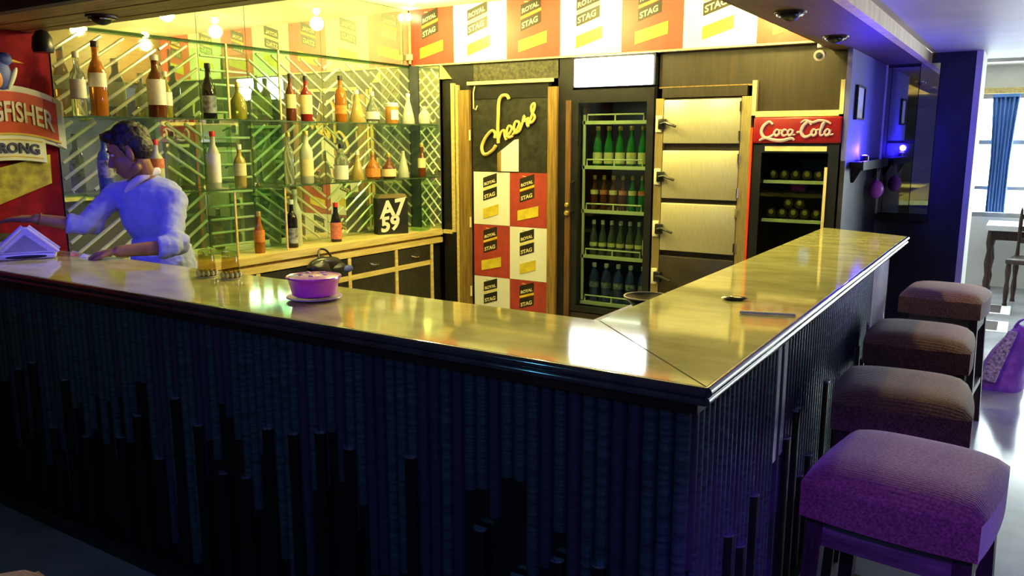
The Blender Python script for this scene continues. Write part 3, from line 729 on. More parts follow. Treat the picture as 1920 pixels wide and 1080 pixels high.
part('inside_rail', B().box((CX0 + .06, YB + .06, .46), (CX0 + .075, YB + .075, 1.80)), cream_wire, ck, world=True)
SHZ = [.44, .785, 1.115, 1.43, 1.745]
for z in SHZ:
    s_ = part('wire_shelf', B().box((CX0 + .055, YB + .06, z - .012), (CX1 - .055, YB + .085, z + .012)), cream_wire, ck, world=True)
    wr = B()
    for k in range(14):
        x = CX0 + .07 + k * (CX1 - CX0 - .14) / 13
        wr.cyl((x, YB + .085, z - .004), (x, 5.80, z - .004), .0035, n=5)
    part('shelf_wires', wr, cream_wire, s_, world=True)
    gx0, gx1 = CX0 + .09, CX1 - .10
    part('guard_rail', B().tube([(gx0, YB + .07, z + .01), (gx0, YB + .07, z + .055), (gx1, YB + .07, z + .055), (gx1, YB + .07, z + .01)], .006, 6).cyl(((gx0 + gx1) / 2, YB + .07, z), ((gx0 + gx1) / 2, YB + .07, z + .055), .006, n=6), cream_wire, s_, world=True)
lamp('cooler_tube', 'AREA', (-2.485, YB + .30, 1.925), 1.6, (.95, .95, .75), (-2.485, YB + .30, 0), .5, size_y=.06)
GB = 'bottles in the lit-header cooler'
for k in range(5):
    bottle('beer', green_g, cap_g, lab_c, (-2.66 + k * .088, YB + .15, 1.4305), 'green cream-labelled beer bottle in the lit cooler, %s' % ORD[k], GB, rz=.4 * k, sc=(1.1, 1, 1.12), lz=(.10, .40))
for k in range(6):
    bottle('beer', brown_g if k < 4 else green_g, cap_g, lab_r if k % 2 else lab_c, (-2.68 + k * .075, YB + .15, 1.1155), 'small soda bottle below the green cooler beers, %s' % ORD[k], GB, rz=.5 * k, sc=(.95, 1, .98), lz=(.52, .66))
bottle('tall', gm('cola_brown', (.20, .06, .03), .2), cap_r, lab_r, (-2.235, YB + .13, 1.1155), 'tall reddish bottle at the right end of the cooler row of soda bottles', GB, sc=(1.05, 1, .85))
for k in range(6):
    bottle('beer', clear_g, cap_w, lab_c, (-2.68 + k * .072, YB + .15, .7855), 'clear soda bottle, third row of lit cooler, %s' % ORD[k], GB, rz=.3 * k, sc=(.95, 1, 1.0), lz=(.30, .42))
bottle('beer', clear_g, cap_w, lab_c, (-2.245, YB + .12, .7855), 'bottle with square yellow label at the right of the third cooler row', GB, sc=(1.05, 1, 1.15), lz=(.12, .52))
for k in range(5):
    bottle('pet', blue_g, cap_w, lab_k, (-2.67 + k * .098, YB + .15, .4405), 'bluish water bottle at the lit cooler bottom, %s' % ORD[k], GB, rz=.6 * k, sc=(1.15, 1, 1.22), lz=(.42, .58))
# brown post between door and cooler with a round lock
t = thing('timber_post', 'brown timber post with a small round lock left of the cooler', 'post', (-2.82, YB, 0))
part('post_body', B().box((-2.838, YB - .012, 0), (-2.797, YB + .019, 1.90)), wood_brown, t, world=True)
part('lock_knob', B().lathe([(.016, 0), (.018, .012), (.010, .022)], 12, (-2.818, YB - .012, 1.16), (0, -1, 0)), cap_g, t, True, True)
part('lock_knob', B().lathe([(.018, 0), (.020, .012), (.012, .024)], 12, (-2.818, YB - .012, 1.10), (0, -1, 0)), cap_g, t, True, True)

# ------------------------------------------------------------------ steel refrigerator with four doors
fx0, fx1 = -2.165, -1.50
sfz = thing('steel_refrigerator', 'brushed steel upright refrigerator with four stacked lever-handled doors', 'refrigerator', ((fx0 + fx1) / 2, YB + .35, 0))
part('cabinet', B().box((fx0 + .01, YB + .05, 0), (fx1 - .01, 5.90, 1.895)), steel_dark, sfz, world=True)
part('left_stile', B().box((fx0, YB + .012, .02), (fx0 + .055, YB + .05, 1.895)), M('brass_stile', (.62, .48, .20), .35, .7, scale=14, stretch=(20, 20, 1)), sfz, world=True)
part('right_stile', B().box((fx1 - .085, YB + .012, .02), (fx1 - .022, YB + .05, 1.895)), MATS['brass_stile'], sfz, world=True)
part('red_glow_edge', B().box((fx1 - .021, YB + .008, .02), (fx1 - .006, YB + .05, 1.70)), red_glow_edge, sfz, world=True)  # thin red strip stands in for a red glow reflected at the stile
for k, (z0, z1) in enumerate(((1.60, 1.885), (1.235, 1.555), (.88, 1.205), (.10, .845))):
    d_ = part('fridge_door', B().rbox(((fx0 + fx1 - .03) / 2, YB + .03, (z0 + z1) / 2), (fx1 - fx0 - .145, .045, z1 - z0), .008), steel if k < 3 else steel_dark, sfz, True, True)  # lowest door in darker steel: its shade is put into the colour
    zc = z0 + (z1 - z0) * (.45 if k < 3 else .80)
    part('lever_handle', B().rbox((fx0 + .055, YB - .006, zc), (.05, .03, .07), .006).tube([(fx0 + .05, YB - .02, zc), (fx0 + .09, YB - .04, zc + .008), (fx0 + .165, YB - .045, zc - .018)], .009), lamp_black, d_, True, True)
    part('lever_plate', B().rbox((fx0 + .028, YB + .004, zc), (.045, .016, .11), .006), cream_wire, d_, True, True)
    for zz in (z0 + .05, z1 - .05):
        part('hinge', B().cyl((fx1 - .09, YB + .004, zz - .03), (fx1 - .09, YB + .004, zz + .03), .008, n=8), chrome, d_, True, True)

# ------------------------------------------------------------------ red-headed cola cooler
qx0, qx1 = -1.492, -.982
cc = thing('cola_cooler', 'black glass-door drinks cooler with red scripted cola header', 'cooler', ((qx0 + qx1) / 2, YB + .3, 0))
part('cabinet_shell', B().box((qx0, YB + .045, .05), (qx0 + .03, 5.85, 1.60)).box((qx1 - .03, YB + .045, .05), (qx1, 5.85, 1.60)).box((qx0 + .03, 5.81, .05), (qx1 - .03, 5.85, 1.60)).box((qx0 + .03, YB + .045, .05), (qx1 - .03, 5.81, .30)).box((qx0 + .03, YB + .045, 1.57), (qx1 - .03, 5.81, 1.60)), lamp_black, cc, world=True)
hb = part('header_box', B().rbox(((qx0 + qx1) / 2, YB + .08, 1.682), (qx1 - qx0 + .015, .18, .16), .012, 3), cola_red, cc, True, True)
CS = [[(1.7, 2.3), (1.2, 2.65), (.5, 2.1), (.25, 1.3), (.55, .65), (1.2, .55), (1.9, 1.0)],
      [(.0, .15), (.8, .5), (1.8, .25), (3.0, .15), (4.2, .45), (4.6, .2)],
      [(2.6, 1.45), (2.25, 1.6), (1.95, 1.2), (2.2, .8), (2.6, 1.05), (2.6, 1.45), (2.95, 1.5)],
      [(3.6, 1.45), (3.25, 1.6), (2.95, 1.15), (3.2, .8), (3.7, 1.0)],
      [(4.35, 1.45), (4.0, 1.6), (3.72, 1.2), (3.95, .82), (4.3, 1.1), (4.4, 1.6), (4.35, .95), (4.7, .95)],
      [(4.85, 1.2), (5.25, 1.28)],
      [(6.7, 2.2), (6.3, 2.6), (5.7, 2.1), (5.45, 1.3), (5.8, .7), (6.3, .7), (6.9, 1.1)],
      [(5.3, 2.45), (5.9, 2.8), (6.8, 2.5), (7.6, 2.75), (8.6, 2.6), (9.1, 2.3)],
      [(7.35, 1.45), (7.0, 1.6), (6.75, 1.2), (7.0, .8), (7.35, 1.05), (7.35, 1.45), (7.7, 1.6)],
      [(7.75, 1.1), (8.15, 2.0), (8.3, 2.45), (8.05, 2.2), (7.85, 1.2), (8.0, .8), (8.35, 1.0)],
      [(9.05, 1.45), (8.7, 1.6), (8.4, 1.2), (8.65, .82), (9.0, 1.1), (9.1, 1.6), (9.05, .95), (9.5, 1.0)]]
for k, s_ in enumerate(CS):
    pts = spline([(qx0 + .035 + p[0] * .0462, YB - .012, 1.612 + p[1] * .046) for p in s_], 4)
    n_ = len(pts); rr = [(.011 if k in (0, 1, 6) else .0085) * (.55 + .45 * math.sin(math.pi * min(1, max(0, i / (n_ - 1)) * .9 + .05))) for i in range(n_)]
    part('script_stroke', B().tube(pts, rr, 6), cola_white, hb, True, True)
dd = part('door_frame', B().box((qx0, YB, .30), (qx0 + .05, YB + .04, 1.595)).box((qx1 - .06, YB, .30), (qx1, YB + .04, 1.595)).box((qx0 + .05, YB, .30), (qx1 - .06, YB + .04, .36)).box((qx0 + .05, YB, 1.545), (qx1 - .06, YB + .04, 1.595)), lamp_black, cc, world=True)
part('door_glass', B().box((qx0 + .05, YB + .014, .36), (qx1 - .06, YB + .02, 1.545)), MATS['cooler_glass'], dd, world=True)
part('door_edge', B().box((qx1 - .075, YB - .008, .36), (qx1 - .058, YB, 1.46)), cream_trim, dd, world=True)
part('top_light_strip', B().box((qx0 + .07, YB - .004, 1.555), (qx1 - .07, YB, 1.585)), cream_trim, dd, world=True)
for z in (.55, .86, 1.12, 1.365):
    s_ = part('wire_shelf', B().box((qx0 + .055, YB + .06, z - .012), (qx1 - .062, YB + .08, z + .008)), cream_wire, cc, world=True)
    wr = B()
    for k in range(12):
        x = qx0 + .07 + k * (qx1 - qx0 - .15) / 11
        wr.cyl((x, YB + .08, z - .004), (x, 5.78, z - .004), .0035, n=5)
    part('shelf_wires', wr, cream_wire, s_, world=True)
part('inner_rail', B().box((qx1 - .10, YB + .12, .60), (qx1 - .085, YB + .135, 1.33)), cream_wire, cc, world=True)
# bottles lying with their bases to the door
def lying(x, z, label):
    pr = [(.0, 0), (.02, .002), (.030, .006), (.031, .13), (.022, .17), (.013, .2), (.013, .235)]
    t = thing('bottle', label, 'bottle', (x, YB + .10, z), 0, 'bottles lying in the cola cooler')
    part('glass_body', B().lathe(pr, 14, (0, 0, 0), (0, 1, 0)), gm('dark_bottle', (.05, .03, .02), .1), t, True)
    part('base_disc', B().lathe([(.0, -.002), (.014, -.001), (.016, .002)], 12, (0, 0, .006), (0, 1, 0)), cap_g, t, True)
    part('cap', B().lathe([(.015, .23), (.015, .248)], 10, (0, 0, 0), (0, 1, 0)), cap_k, t)
for k in range(5): lying(-1.39 + k * .070, 1.163, 'dark bottle lying on the lower cola cooler shelf, %s' % ORD[k])
for k in range(2): lying(-1.285 + k * .070, 1.224, 'dark bottle lying on top of the others in the cola cooler, %s' % ['left one', 'right one'][k])
for k in range(5): lying(-1.39 + k * .070, 1.405, 'dark bottle lying on the upper cola cooler shelf, %s' % ORD[k])
# cream frame above the cola cooler
t = thing('cream_frame', 'cream timber frame on the brown panel above the cola cooler', 'frame', (-1.24, YB + .03, 1.775))
part('frame_upright', B().box((-1.523, YB + .012, 1.775), (-1.497, YB + .049, 1.99)), cream_trim, t, world=True)
part('frame_upright', B().box((-1.0, YB + .012, 1.775), (-.976, YB + .049, 1.975)), cream_trim, t, world=True)
part('frame_sill', B().box((-1.497, YB + .012, 1.765), (-1.0, YB + .049, 1.80)), cream_trim, t, world=True)

# ------------------------------------------------------------------ security camera and ceiling fixtures
t = thing('security_camera', 'small pinkish bullet security camera under the soffit above the cola cooler', 'camera', (-1.10, 5.05, 2.15))
grey_p = M('camera_shell', (.50, .42, .40), .4)
part('mount', B().cyl((0, .02, 0), (0, .02, .05), .018, n=12), grey_p, t, True)
bd = part('camera_body', B().lathe([(.020, 0), (.026, .01), (.026, .075), (.031, .08), (.031, .10)], 16, (0, .06, -.035), Vector((.08, -1, -.15))), grey_p, t, True)
part('lens', B().lathe([(.018, 0), (.018, .004), (.008, .006)], 14, Vector((0, .06, -.035)) + Vector((.08, -1, -.15)).normalized() * .099, Vector((.08, -1, -.15))), glass_smoke, bd, True)

def downlight(loc, label, tilt):
    t = thing('downlight', label, 'lamp', loc, 0, 'eyeball downlights in the soffit')
    part('trim_ring', B().lathe([(.047, -.006), (.065, -.008), (.066, .0), (.047, .0)], 24), steel_dark, t, True)
    q = Vector(tilt)
    e = part('eyeball', B().ell((0, 0, -.008), (.043, .043, .030), None, 20, 10), lamp_black, t, True)
    part('bright_rim', B().tube([(.052 * math.cos(a), .052 * math.sin(a), -.012) for a in [R(x) for x in range(-40, 45, 12)]], .006, 6), chrome, e, True)
    part('bright_rim', B().tube([(.052 * math.cos(a), .052 * math.sin(a), -.012) for a in [R(x) for x in range(140, 225, 12)]], .006, 6), chrome, e, True)
downlight((-.914, 3.615, ZS - .001), 'round eyeball downlight in the right soffit, nearer the camera', (0, 0, -1))
downlight((-.92, 4.572, ZS - .001), 'round eyeball downlight in the right soffit, nearer the back wall', (0, 0, -1))
downlight((-3.433, 2.121, ZS - .005), 'round eyeball downlight in the planked soffit above the bartender', (0, 0, -1))
for (x, y), w_ in zip(BULBS[:3], ('left end', 'middle', 'right end')):
    t = thing('ceiling_light', 'small glowing bulb in the cream bar ceiling, %s of the row by the posters' % w_, 'lamp', (x, y, 2.63), 0, 'bar ceiling bulbs')
    part('holder', B().lathe([(.03, -.02), (.04, -.012), (.045, 0)], 18), white_plastic, t, True)
    part('bulb', B().ell((0, 0, -.038), (.026, .026, .030)), bulb_m, t, True)
for (x, y), w_ in zip(BULBS[3:], ('nearer the mirrors', 'nearer the right run')):
    t = thing('ceiling_light', 'small glowing bulb in the cream bar ceiling, added front pair, %s' % w_, 'lamp', (x, y, 2.63), 0, 'bar ceiling bulbs')
    part('holder', B().lathe([(.03, -.02), (.04, -.012), (.045, 0)], 18), white_plastic, t, True)
    part('bulb', B().ell((0, 0, -.038), (.026, .026, .030)), bulb_m, t, True)
t = thing('spotlight', 'black hooded spotlight under the soffit at the red wall', 'lamp', (-4.10, 2.22, ZS - .005))
part('hood', B().lathe([(.045, 0), (.05, .02), (.044, .07), (.025, .10)], 18, (0, 0, -.105)), lamp_black, t, True)
part('stem', B().cyl((0, 0, -.012), (0, 0, 0), .012), lamp_black, t, True)

# ================================================================== BEER SIGN ON THE RED WALL (local x runs along +Y, faces +X)
sg = thing('beer_sign', 'arched red and white beer banner sign on the red wall', 'sign', (XL + .012, 2.08, 1.53), R(90))
sign_white = M('sign_white', (.82, .82, .80), .45, var=.03); sign_red = M('sign_red', (.60, .05, .012), .45, scale=6, var=.1)
sign_silver = M('sign_silver', (.62, .55, .48), .35, .2, var=.1, scale=30); sign_navy = M('sign_navy', (.03, .03, .16), .5); sign_gold = M('sign_gold', (.75, .50, .08), .4)
def arch(x0, x1, zt, zb, kt, kb, n=14):
    xs = [x0 + (x1 - x0) * i / n for i in range(n + 1)]
    return [(x, zb - kb * x * x) for x in xs] + [(x, zt - kt * x * x) for x in reversed(xs)]
part('banner_border', B().slab(arch(-.27, .27, .355, .10, .95, .75), -.03, 0), sign_white, sg)
part('banner_end', B().slab([(.225, .30), (.272, .285), (.272, .045), (.225, .07)], -.034, 0), sign_white, sg)
part('banner_end', B().slab([(-.225, .30), (-.272, .285), (-.272, .045), (-.225, .07)], -.034, 0), sign_white, sg)
part('banner_red', B().slab(arch(-.235, .235, .325, .125, .95, .75), -.038, -.03), sign_red, sg)
part('gold_line', B().slab(arch(-.245, .245, .128, .118, .75, .75), -.040, -.03), sign_gold, sg)
tb = text_b('KINGFISHER', .088, .003, 0, 'CENTER', .002); tb.v = [(x * .88, y - .041, z * 1.5 + .185 - .9 * x * x) for x, y, z in tb.v]; part('lettering', tb, sign_silver, sg)
part('lower_band', B().slab(arch(-.165, .165, .118, -.005, .6, .6), -.036, -.002), sign_white, sg)
part('gold_line', B().slab(arch(-.15, .15, .098, .092, .6, .6), -.038, -.03), sign_gold, sg)
part('gold_line', B().slab(arch(-.15, .15, .016, .010, .6, .6), -.038, -.03), sign_gold, sg)
tb = text_b('STRONG', .068, .003, 0, 'CENTER', .002); tb.v = [(x * .98, y - .039, z + .032 - .6 * x * x) for x, y, z in tb.v]; part('lettering', tb, sign_navy, sg)
part('yellow_board', B().slab([(-.27, -.12), (-.09, -.225), (.19, -.125), (.195, .02), (-.07, -.045), (-.27, -.02)], -.012, 0), M('sign_yellow', (.62, .55, .06), .5, scale=18, col2=(.22, .18, .04)), sg)
bird_b = M('bird_blue', (.08, .12, .55), .5); bird_o = M('bird_orange', (.70, .28, .05), .5)
bd = part('bird_body', B().ell((-.01, -.03, .40), (.05, .022, .07)).ell((.012, -.032, .475), (.034, .02, .032)), bird_b, sg, True)
part('bird_breast', B().ell((-.04, -.045, .38), (.03, .012, .045)), bird_o, bd, True)
part('bird_wing', B().ell((.035, -.04, .385), (.014, .012, .06), Matrix.Rotation(R(25), 3, 'Y')), sign_white, bd, True)
part('bird_beak', B().lathe([(.009, 0), (.0005, .06)], 8, (.04, -.034, .47), (1, 0, -.15)), sign_gold, bd, True)

# ================================================================== PEOPLE
def remesh(b, name, m, voxel, smooth=2, wrinkle=0.0, wscale=12.0):
    me = bpy.data.meshes.new('tmp'); me.from_pydata(b.v, [], b.f); me.update()
    bm = bmesh.new(); bm.from_mesh(me); bmesh.ops.recalc_face_normals(bm, faces=bm.faces); bm.to_mesh(me); bm.free()
    o = bpy.data.objects.new('tmp', me); COL.objects.link(o)
    md = o.modifiers.new('r', 'REMESH'); md.mode = 'VOXEL'; md.voxel_size = voxel
    sm = o.modifiers.new('s', 'SMOOTH'); sm.iterations = smooth; sm.factor = .5
    dg = bpy.context.evaluated_depsgraph_get(); out = bpy.data.meshes.new_from_object(o.evaluated_get(dg))
    bpy.data.objects.remove(o); bpy.data.meshes.remove(me)
    out.name = name; out.materials.clear(); out.materials.append(m)
    if wrinkle:
        nrm = [v.normal.copy() for v in out.vertices]
        for v, n_ in zip(out.vertices, nrm):
            q = Vector((v.co.x * wscale, v.co.y * wscale, v.co.z * wscale * 1.6))
            k = noise.noise(q) + .5 * noise.noise(q * 2.3)
            v.co += n_ * wrinkle * k
    out.shade_smooth()
    return out
def hand(b, wrist, dirv, up, curl, spread=.0, thumb_side=1, s=1.0):
    """palm and five fingers rooted at the wrist; dirv points to the fingertips, up is the back of the hand"""
    d = Vector(dirv).normalized(); u = (Vector(up) - d * Vector(up).dot(d)).normalized(); w = d.cross(u) * thumb_side
    W0 = Vector(wrist)
    for k in range(4):
        off = (k - 1.5) * .0195 * s
        b.capsule(W0 + w * off * .55, W0 + d * .082 * s + w * off, .0150 * s, .0125 * s, 10)
    lens = [.066, .076, .071, .054]
    for k in range(4):
        off = (1.5 - k) * .0195 * s
        p = W0 + d * .085 * s + w * off; dd = (d + w * spread * (1.5 - k) * .25).normalized(); a = 0.0
        seg = [.46, .30, .24]
        for j in range(3):
            a += curl[k][j] if isinstance(curl[0], (list, tuple)) else curl[j]
            dj = dd * math.cos(a) - u * math.sin(a); q = p + dj * lens[k] * seg[j] * 1.15 * s
            r = (.0095 - j * .001) * s; b.capsule(p, q, r, r - .0008, 9); p = q
    p = W0 + d * .022 * s + w * .026 * s; dt = (d * .75 + w * .75 - u * .25).normalized(); q = p + dt * .045 * s
    b.capsule(p, q, .0125 * s, .0105 * s, 9); dt2 = (d * .95 + w * .25 - u * .3).normalized(); b.capsule(q, q + dt2 * .032 * s, .0102 * s, .0085 * s, 9)

def mv(p): return Vector(p)
H = mv((-3.655, 2.335, 1.572)); NK = mv((-3.665, 2.42, 1.425)); CH = mv((-3.665, 2.44, 1.29)); WA = mv((-3.66, 2.47, 1.08)); PV = mv((-3.655, 2.50, .92))
SR = mv((-3.805, 2.345, 1.358)); ER = mv((-3.775, 2.15, 1.222)); WR = mv((-3.865, 1.985, 1.262))
SL = mv((-3.515, 2.47, 1.330)); EL = mv((-3.335, 2.30, 1.135)); WLr = mv((-3.415, 2.095, 1.132))
face = mv((-.60, -.66, -.30)).normalized(); fside = face.cross(mv((0, 0, 1))).normalized(); fup = fside.cross(face)
def hp(f, s_, u): return H + face * f + fside * s_ + fup * u
HR = Matrix((face, fside, fup)).transposed()
man = thing('person', 'barman in a pale blue shirt with rolled sleeves, reaching over the counter', 'person', (PV.x, PV.y, 0))
b = B()
b.ell(hp(-.012, 0, .030), (.098, .076, .088), HR)                       # cranium
b.ell(hp(.020, 0, -.045), (.066, .058, .078), HR)                       # face
b.ell(hp(.048, 0, -.098), (.032, .034, .026), HR)                       # chin
b.capsule(hp(-.01, .045, -.085), hp(.042, .020, -.105), .022, .018); b.capsule(hp(-.01, -.045, -.085), hp(.042, -.020, -.105), .022, .018)
b.capsule(hp(.078, 0, .005), hp(.100, 0, -.040), .009, .014); b.ell(hp(.094, 0, -.045), (.016, .019, .011), HR)      # nose
b.capsule(hp(.070, .040, .022), hp(.078, .010, .020), .010, .011); b.capsule(hp(.070, -.040, .022), hp(.078, -.010, .020), .010, .011)  # brow
b.ell(hp(.078, 0, -.074), (.012, .024, .008), HR); b.ell(hp(.075, 0, -.086), (.012, .020, .008), HR)      # lips
for s_ in (-1, 1):
    b.ell(hp(.055, s_ * .040, -.035), (.020, .018, .016), HR)
    b.ell(hp(-.012, s_ * .078, -.022), (.019, .008, .032), HR)
b.capsule(hp(-.025, 0, -.06), NK, .050, .058)
b.ell(CH + mv((0, 0, .04)), (.14, .085, .08), Matrix.Rotation(R(27), 3, 'Z')); b.ell(CH, (.145, .10, .15), Matrix.Rotation(R(27), 3, 'Z')); b.ell(WA, (.13, .095, .14), Matrix.Rotation(R(20), 3, 'Z')); b.ell(PV, (.145, .10, .12), Matrix.Rotation(R(15), 3, 'Z'))
b.capsule(NK - mv((0, 0, .05)), SR, .04, .045); b.capsule(NK - mv((0, 0, .05)), SL, .04, .045)
b.capsule(SR, ER, .050, .038); b.capsule(ER, WR, .037, .025)
b.capsule(SL, EL, .050, .039); b.capsule(EL, WLr, .038, .026)
hand(b, WR, (-.62, -.42, .02), (.10, -.05, 1), (.10, .14, .12), .5, 1)
hand(b, WLr, (-.80, -.55, -.10), (-.15, -.1, 1), (.45, .65, .45), .1, -1)
for s_ in (-1, 1):
    hip = PV + mv((s_ * .085, s_ * .02, -.04)); kn = mv((hip.x, hip.y - .02, .50)); an = mv((hip.x, hip.y + .01, .09))
    b.capsule(hip, kn, .085, .055); b.capsule(kn, an, .055, .038); b.capsule(an - mv((0, 0, .045)), an + mv((-.03, -.15, -.055)), .038, .030)
b.v = [tuple(Vector(v) - LOC[man.name]) for v in b.v]
body = link('body', remesh(b, 'body', skin, .0052, 3), man)
# hair
h = B()
h.ell(hp(-.022, 0, .052), (.100, .083, .078), HR); h.ell(hp(-.052, 0, .005), (.066, .080, .075), HR); h.ell(hp(.048, .0, .088), (.048, .058, .028), HR)
h.ell(hp(.0, .050, .088), (.06, .03, .03), HR); h.ell(hp(-.03, -.030, .105), (.06, .04, .03), HR)
for s_ in (-1, 1): h.capsule(hp(.012, s_ * .074, .030), hp(.004, s_ * .075, -.022), .012, .006)
h.v = [tuple(Vector(v) - LOC[man.name]) for v in h.v]
link('hair', remesh(h, 'hair', hair, .006, 2, .004, 60), man)
# eyes, brows, mouth
def fpart(nm, bb, m_): 
    bb.v = [tuple(Vector(v) - LOC[man.name]) for v in bb.v]; return link(nm, bb.mesh(nm, m_, True), man)
for s_ in (-1, 1):
    e = fpart('eye', B().ell(hp(.068, s_ * .030, .000), (.010, .013, .0075), HR), eye_w)
    ii = B().ell(hp(.0765, s_ * .029, -.001), (.003, .006, .006), HR); ii.v = [tuple(Vector(v) - LOC[man.name]) for v in ii.v]
    link('iris', ii.mesh('iris', eye_d, True), e)
    fpart('eyebrow', B().capsule(hp(.078, s_ * .046, .022), hp(.086, s_ * .014, .024), .005, .006), hair)
fpart('mouth', B().ell(hp(.086, 0, -.080), (.006, .020, .0055), HR), lip_m)
# shirt: one garment with rolled sleeves
b = B(); rot = Matrix.Rotation(R(27), 3, 'Z')
b.ell(CH + mv((0, 0, .06)), (.165, .108, .10), rot); b.ell(CH - mv((0, 0, .02)), (.160, .112, .17), rot)
b.ell(WA, (.152, .112, .16), Matrix.Rotation(R(20), 3, 'Z')); b.cyl(WA, PV + mv((0, 0, -.06)), .145, .165, 20)
b.capsule(NK - mv((0, 0, .030)), SR, .062, .060); b.capsule(NK - mv((0, 0, .030)), SL, .062, .060); b.capsule(NK - mv((0, 0, .06)), NK + mv((0, 0, -.006)), .07, .064)
def lerp(a, c, t_): return a + (c - a) * t_
b.capsule(SR, ER, .059, .047); b.cyl(ER, lerp(ER, WR, .34), .047, .043, 16); b.cyl(lerp(ER, WR, .22), lerp(ER, WR, .38), .049, .047, 16)
b.capsule(SL, EL, .060, .050); b.cyl(EL, lerp(EL, WLr, .18), .050, .050, 16); b.cyl(lerp(EL, WLr, .06), lerp(EL, WLr, .26), .055, .054, 16)
b.ell(lerp(SL, EL, .8) + mv((.01, .03, -.03)), (.052, .05, .06)); b.ell(lerp(SR, ER, .8) + mv((0, .02, -.025)), (.042, .05, .05))
b.v = [tuple(Vector(v) - LOC[man.name]) for v in b.v]
sh = link('shirt', remesh(b, 'shirt', shirt, .0075, 3, .0055, 19), man)
cl = B()
for s_ in (-1, 1):
    pts = spline([NK + fside * .0 - face * .062 + mv((0, 0, .03)), NK + fside * s_ * .068 + mv((0, 0, .022)), NK + fside * s_ * .060 + face * .05 + mv((0, 0, .005)), NK + fside * s_ * .02 + face * .095 + mv((0, 0, -.035))], 5)
    cl.tube(pts, [.020] * (len(pts) - 4) + [.020, .019, .015, .008], 8)
cl.v = [tuple(Vector(v) - LOC[man.name]) for v in cl.v]
link('collar', remesh(cl, 'collar', shirt_trim, .006, 2), man)
for k in range(4):
    p = CH + face * .0 + Vector((face.x, face.y, 0)).normalized() * (.128 if k else .12) + mv((0, 0, .07 - k * .085))
    bb = B().lathe([(.006, 0), (.006, .004), (.003, .005)], 8, p, (face.x, face.y, 0)); bb.v = [tuple(Vector(v) - LOC[man.name]) for v in bb.v]
    link('button', bb.mesh('button', sign_white, True), sh)
tr_ = B().cyl(PV + mv((0, 0, .05)), PV + mv((0, 0, -.08)), .150, .158, 20)
for s_ in (-1, 1):
    hip = PV + mv((s_ * .085, s_ * .02, -.04)); tr_.cyl(hip + mv((0, 0, .02)), (hip.x, hip.y, .06), .100, .070, 16)
tr_.v = [tuple(Vector(v) - LOC[man.name]) for v in tr_.v]
link('trousers', remesh(tr_, 'trousers', trouser, .012, 2), man)
# thread bracelet on the reaching wrist
wd_ = (WR - ER).normalized(); br = [lerp(ER, WR, .93) + (wd_.orthogonal().normalized() * math.cos(a) + wd_.cross(wd_.orthogonal().normalized()) * math.sin(a)) * .0275 for a in [2 * math.pi * i / 16 for i in range(17)]]
fpart('bracelet', B().tube(br, .0035, 6), M('thread', (.30, .10, .04), .7))

# ================================================================== THINGS ON THE COUNTER
Z = CT + .0006
# napkin holder: triangular with a slotted foot
t = thing('napkin_holder', 'white triangular napkin holder with perforated side on the counter', 'napkin holder', (-3.765, 1.875, Z), R(60))
def tri(x, h_, d0, d1, m_, nm, b0=0.0):
    return part(nm, B().slab([(-x, b0), (x, b0), (.012, h_), (-.012, h_)], d0, d1), m_, t)
tri(.125, .135, -.052, -.046, napkin_box, 'side_plate', .028); tri(.125, .135, .046, .052, napkin_box, 'side_plate', .028)
part('napkin_pack', B().slab([(-.110, .032), (.110, .032), (.008, .122), (-.008, .122)], -.044, .044), paper, t)
for sx in (-1, 1):
    part('rim', B().cyl((sx * .127, -.055, .03), (sx * .012, -.055, .138), .0075, n=8).cyl((sx * .127, .055, .03), (sx * .012, .055, .138), .0075, n=8), napkin_box, t, True)
part('base_tray', B().rbox((0, 0, .013), (.235, .12, .026), .012, 3), napkin_box, t, True)
part('slot', B().ell((0, -.0595, .013), (.085, .003, .008), None, 20, 6), lamp_black, t, True)
dots = B()
sp = part('perforation_panel', B().slab([(-.085, .035), (.085, .035), (.0, .110)], -.0535, -.052), M('napkin_shade', (.34, .33, .38), .4), t)
for k in range(5):
    for sx in (-1, 1):
        u = k / 4.6; part('perforation', B().rbox((sx * (.088 - .075 * u), -.0545, .042 + .066 * u), (.011, .002, .006), .0006, 1), white_plastic, t)
# scraps of paper
for (x, y, rz, m_, lb) in ((-3.735, 2.075, .5, lab_c, 'small folded yellow paper scrap by the barman on the counter'), (-3.585, 2.035, .2, paper, 'small white paper scrap beside the barman\'s resting hand'), (-3.655, 2.03, .9, lab_r, 'small pinkish paper scrap between the two other scraps')):
    single('paper_scrap', B().add([(-.018, -.010, 0), (.018, -.010, 0), (.018, .010, .004), (-.018, .010, .012), (-.018, -.010, .002), (.018, -.010, .002), (.018, .010, .006), (-.018, .010, .014)], [(0, 1, 2, 3), (4, 5, 6, 7), (0, 1, 5, 4), (1, 2, 6, 5), (2, 3, 7, 6), (3, 0, 4, 7)]), m_, lb, 'paper', (x, y, Z), rz, 'paper scraps on the counter')
# stack of menu folders by the red wall
for k, (m_, nm) in enumerate(((wood_brown, 'bottom'), (lab_o, 'middle'), (M('menu_green', (.05, .10, .05), .5), 'top'))):
    t = thing('menu_folder', 'flat menu folder at the red wall end of the counter, %s of the stack' % nm, 'menu', (-4.09 + .006 * k, 1.90, Z + k * .0245), R(3 - 3 * k), 'stack of menu folders')
    part('cover', B().rbox((0, 0, .002), (.30, .22, .004), .0015, 1), m_, t)
    part('pages', B().box((-.140, -.100, .0042), (.140, .100, .019)), paper, t)
    part('cover', B().rbox((0, 0, .0215), (.30, .22, .004), .0015, 1), m_, t)
